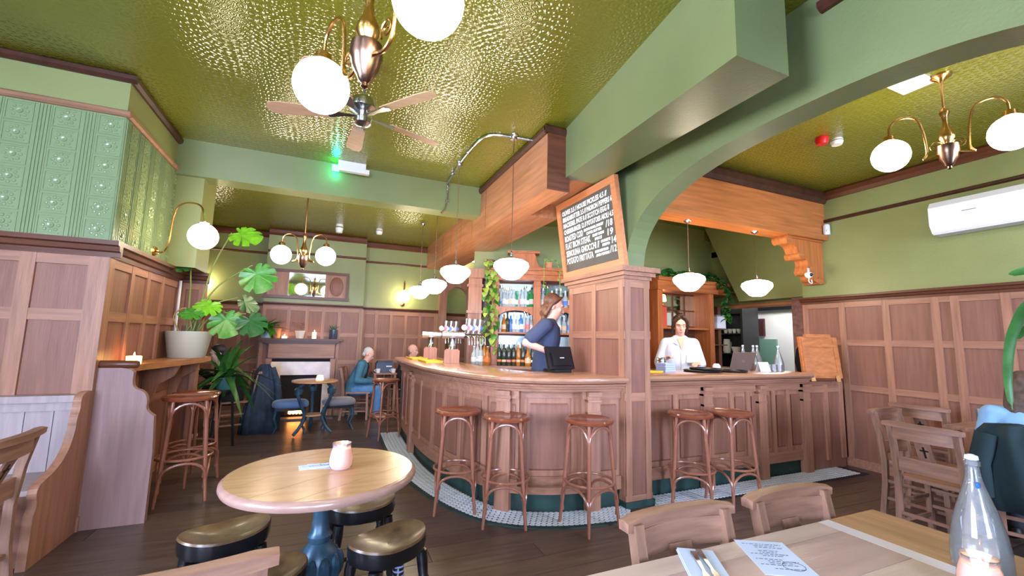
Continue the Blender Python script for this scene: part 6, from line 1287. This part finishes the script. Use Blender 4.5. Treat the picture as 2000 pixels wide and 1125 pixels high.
def seated(label, loc, rz, sc, skin, top, trm, shm, hairf=None, glasses=False, under=None, pitch=0.35, sleeve=1.85, hands=None, vox=0.011, lean=-0.10, yaw=0.0, trim=None):
    t = thing('person', label, 'person', loc, rz); t.scale = (sc, sc, sc)
    HP = 0.53; NK = V(0, lean - 0.02, 1.03); HC = V(0, lean - 0.09, 1.15); H = head_mat(HC, yaw, pitch)
    sh = (V(-0.18, lean, 0.97), V(0.18, lean, 0.97)); el = (V(-0.24, lean + 0.05, 0.70), V(0.24, lean + 0.05, 0.70)); wr = hands or (V(-0.08, -0.32, 0.66), V(0.07, -0.34, 0.66))
    q = Flesh(); head(q, H); q.limb(NK - Z * 0.05, HC - Z * 0.06, 0.058, 0.052)
    q.loft([oval((0, 0.05, 0.50), 0.15, 0.10), oval((0, 0.04, 0.65), 0.13, 0.09), oval((0, lean * 0.6, 0.85), 0.145, 0.095), oval((0, lean, 0.98), 0.13, 0.075), oval((0, lean, 1.03), 0.06, 0.05)])
    for k in (0, 1):
        s = (-1, 1)[k]; q.chain([sh[k], el[k], wr[k]], [0.048, 0.040, 0.026]); q.limb(V(0, lean, 0.97), sh[k], 0.06, 0.045); d = (wr[k] - el[k]).normalized(); hand(q, wr[k], d + V(-s * 0.3, 0, -0.2), V(0, 0, 1), (1, -1)[k], 0.6)
        q.chain([V(s * 0.09, 0.03, HP), V(s * 0.11, -0.42, 0.53), V(s * 0.11, -0.40, 0.10)], [0.08, 0.055, 0.038]); q.limb(V(s * 0.11, -0.40, 0.05), V(s * 0.115, -0.54, 0.035), 0.035, 0.028)
    q.bake('body', skin, t, vox, 4); face(t, H, mat('brow_grey', rgb(110, 96, 88), 0.7), LIP)
    q = Flesh(); q.loft([oval((0, 0.05, 0.46), 0.20, 0.145), oval((0, 0.045, 0.62), 0.185, 0.135), oval((0, lean * 0.55, 0.82), 0.188, 0.135), oval((0, lean * 0.95, 0.95), 0.185, 0.108), oval((0, lean, 1.02), 0.10, 0.08), oval((0, lean - 0.005, 1.055), 0.07, 0.066)])
    for k in (0, 1):
        a, b, c = sh[k], el[k], wr[k]; q.limb(V(0, lean, 0.95), a, 0.085, 0.072)
        if sleeve <= 1: q.limb(a, a.lerp(b, sleeve), 0.072, 0.070)
        else: q.limb(a, b, 0.072, 0.062); q.limb(b, b.lerp(c, sleeve - 1), 0.062, 0.048)
    q.bake('jacket' if under else 'top', top, t, vox, 5)
    if trim:
        for k in (0, 1):
            e = sh[k].lerp(el[k], sleeve); d = (el[k] - sh[k]).normalized(); MB().cone(e + d * 0.055, e + d * 0.07, 0.071, 0.070, 18, False).build('sleeve_trim', trim, t)
    if under:
        q = Flesh(); q.loft([oval((0, -0.09, 0.52), 0.07, 0.05), oval((0, -0.085 + lean * 0.4, 0.75), 0.075, 0.065), oval((0, lean - 0.065, 0.93), 0.06, 0.06), oval((0, lean - 0.03, 1.04), 0.05, 0.05)]); q.bake('shirt', under, t, 0.012, 3)
    q = Flesh()
    for s in (-1, 1): q.chain([V(s * 0.09, 0.03, 0.52), V(s * 0.11, -0.42, 0.52), V(s * 0.11, -0.40, 0.12)], [0.11, 0.078, 0.062])
    q.ball((0, 0.04, 0.52), (0.185, 0.14, 0.10)); q.bake('trousers', trm, t, 0.012, 4)
    shoes(t, [(-0.11, -0.40, 0), (0.11, -0.40, 0)], shm, 0)
    if hairf: hairf(t, H)
    if glasses:
        P = lambda *a: H @ V(*a); gq = MB()
        for s in (-1, 1): gq.tube([P(s * 0.033 + 0.022 * math.cos(a), -0.098, 0.006 + 0.016 * math.sin(a)) for a in [2 * PI * i / 14 for i in range(14)]], 0.0022, 5, closed=True); gq.tube([P(s * 0.055, -0.098, 0.008), P(s * 0.082, -0.03, 0.008), P(s * 0.083, 0.02, 0.004)], 0.002, 5)
        gq.tube([P(-0.011, -0.098, 0.01), P(0.011, -0.098, 0.01)], 0.002, 5); gq.build('glasses', STEEL, t)
    return t
def grey_fringe(t, H):
    q = Flesh(); P = lambda *a: H @ V(*a); R = H.to_3x3().to_4x4()
    q.ball(P(0, 0.030, 0.050), (0.080, 0.090, 0.082), 16, 10, R); q.ball(P(0, 0.07, -0.02), (0.066, 0.042, 0.05), 14, 8, R)
    q.bake('hair', mat('grey_hair', rgb(200, 198, 200), 0.7), t, 0.009, 2)
def short_dark(t, H):
    q = Flesh(); P = lambda *a: H @ V(*a); R = H.to_3x3().to_4x4(); q.ball(P(0, 0.03, 0.058), (0.088, 0.098, 0.088), 16, 10, R); q.ball(P(0, 0.07, -0.02), (0.072, 0.05, 0.06), 14, 8, R); q.bake('hair', mat('black_hair', rgb(40, 34, 52), 0.5), t, 0.010, 3)
def long_dark(t, H):
    q = Flesh(); P = lambda *a: H @ V(*a); R = H.to_3x3().to_4x4(); q.ball(P(0, 0.03, 0.055), (0.095, 0.105, 0.095), 16, 10, R); q.ball(P(0, 0.075, -0.06), (0.088, 0.06, 0.10), 14, 8, R)
    rr = random.Random(4)
    for k in range(12): a = -1.3 + 2.6 * k / 11; q.chain([P(0.08 * math.sin(a), 0.05 + 0.055 * math.cos(a), 0.02), P(0.10 * math.sin(a), 0.07 + 0.05 * math.cos(a), -0.12), P(0.10 * math.sin(a) + rr.uniform(-0.02, 0.02), 0.07 + 0.05 * math.cos(a), -0.19 - rr.uniform(0, 0.05))], [0.025, 0.026, 0.012])
    q.bake('hair', mat('mid_brown_hair', rgb(84, 64, 54), 0.6, noise=(24, 0.5, (1, 1, 1))), t, 0.009, 2)
DENIM = mat('pale_denim', rgb(84, 128, 178), 0.85, noise=(14, 0.15, (1, 1, 1))); TEALJ = mat('teal_jacket', rgb(64, 112, 136), 0.85, noise=(6, 0.25, (1, 1, 1))); BLKC = mat('black_cloth', rgb(22, 22, 28), 0.9)
seated('elderly man in glasses and teal jacket seated facing right beside the fireplace', (0.50, 7.86, 0), 1.35, 0.93, SKINP, TEALJ, DENIM, mat('tan_shoe', rgb(190, 140, 112), 0.6), grey_fringe, True, BLKC, 0.45)
seated('bald man in dark clothes seated behind the end of the bar', (1.33, 8.16, 0), 0.9, 0.98, SKINP, BLKC, BLKC, MATS['black_shoe'], None, False, None, 0.1)
seated('dark haired person in black seated behind the strap leaved plant', (-1.22, 7.15, 0), -1.2, 0.95, mat('skin_cool', rgb(216, 186, 190), 0.5), BLKC, BLKC, mat('pale_shoe', rgb(206, 190, 190), 0.6), short_dark, False, None, 0.2, 1.8, (V(-0.10, -0.42, 0.95), V(0.08, -0.36, 0.68)))
seated('person in a light blue t-shirt seen from behind at the right edge', (4.52, 1.36, 0), 1.95, 0.96, SKIN, mat('sky_tee', rgb(128, 168, 208), 0.85), MATS['dark_trousers'], MATS['black_shoe'], long_dark, False, None, 0.25, 0.6, None, 0.011, -0.06, 0.0, mat('navy_trim', rgb(30, 36, 60), 0.8))
# chairs under the seated people
copy_at(ch0, (0.36, 7.90, 0), -PI / 2 - 0.2, 'pale chapel chair under the elderly man'); copy_at(ch0, (1.16, 8.32, 0), PI + 0.9, 'chapel chair under the bald man')
copy_at(ch0, (-1.00, 7.24, 0), PI - 1.2, 'dark chapel chair under the person behind the plant'); copy_at(ch0, (4.30, 1.28, 0), -1.2, 'chapel chair under the person in the light blue t-shirt, hung with a dark jacket')
# jacket over the chair back
def drape(name, label, loc, rz, prof, m, folds=9, amp=0.02, thick=0.05):
    t = thing(name, label, 'jacket', loc, rz); rings = []
    for z, w, d in prof:
        rings.append([V(w * math.cos(a) * (1 + amp * 2 * math.sin(folds * a)), d * math.sin(a) + amp * math.sin(folds * a + z * 6), z) for a in [2 * PI * i / 60 for i in range(60)]])
    MB().loft(rings).build('cloth', m, t, ang=2.0); return t
jk = drape('jacket', 'dark green black jacket hung over the chair of the person at the right edge', (4.225, 1.25, 0), -1.2, ((0.36, 0.25, 0.09), (0.5, 0.27, 0.115), (0.7, 0.265, 0.115), (0.85, 0.26, 0.11), (0.90, 0.22, 0.07), (0.915, 0.10, 0.03)), mat('dark_green_cloth', rgb(28, 46, 50), 0.9))
for s in (-1, 1): MB().tube([(s * 0.22, -0.05, 0.84), (s * 0.27, -0.08, 0.65), (s * 0.26, -0.07, 0.44)], [0.06, 0.055, 0.05], 12).build('sleeve', MATS['dark_green_cloth'], jk)
jk = drape('coat', 'dark blue coat draped over a chair beside the fireplace', (-0.80, 7.16, 0), 0.5, ((0.0, 0.26, 0.16), (0.2, 0.25, 0.15), (0.45, 0.20, 0.12), (0.7, 0.14, 0.09), (0.88, 0.10, 0.07), (0.95, 0.05, 0.04)), mat('blue_black_coat', rgb(40, 52, 70), 0.85, noise=(8, 0.4, (1, 1, 1))), 13, 0.025)
MB().tube([(0.08, -0.05, 0.9), (0.14, -0.10, 0.7), (0.17, -0.13, 0.45)], [0.04, 0.045, 0.05], 12).build('sleeve', MATS['blue_black_coat'], jk)
dt = thing('dining_table', 'table in front of the person at the right edge, mostly out of view', 'table', (5.15, 1.35, 0)); MB().box((-0.32, -0.6, 0.73), (0.32, 0.6, 0.76)).build('top', CHAIRW, dt, False)
for sx in (-1, 1):
    for sy in (-1, 1): MB().box((sx * 0.27 - 0.03, sy * 0.55 - 0.03, 0), (sx * 0.27 + 0.03, sy * 0.55 + 0.03, 0.73)).build('leg', CHAIRZ, dt, False)
jg = thing('water_glass', 'tall clear glass on the table by the person at the right edge', 'glass', (4.94, 1.75, 0.761)); MB().lathe([(0.03, 0), (0.035, 0.15), (0.032, 0.15), (0.026, 0.01), (0, 0.01)], n=16, cap=False).build('glass', CLEAR, jg); MB().lathe([(0.0, 0.0), (0.027, 0), (0.028, 0.012), (0, 0.012)], n=16, cap=False).build('thick_base', BCOL['clear'], jg)
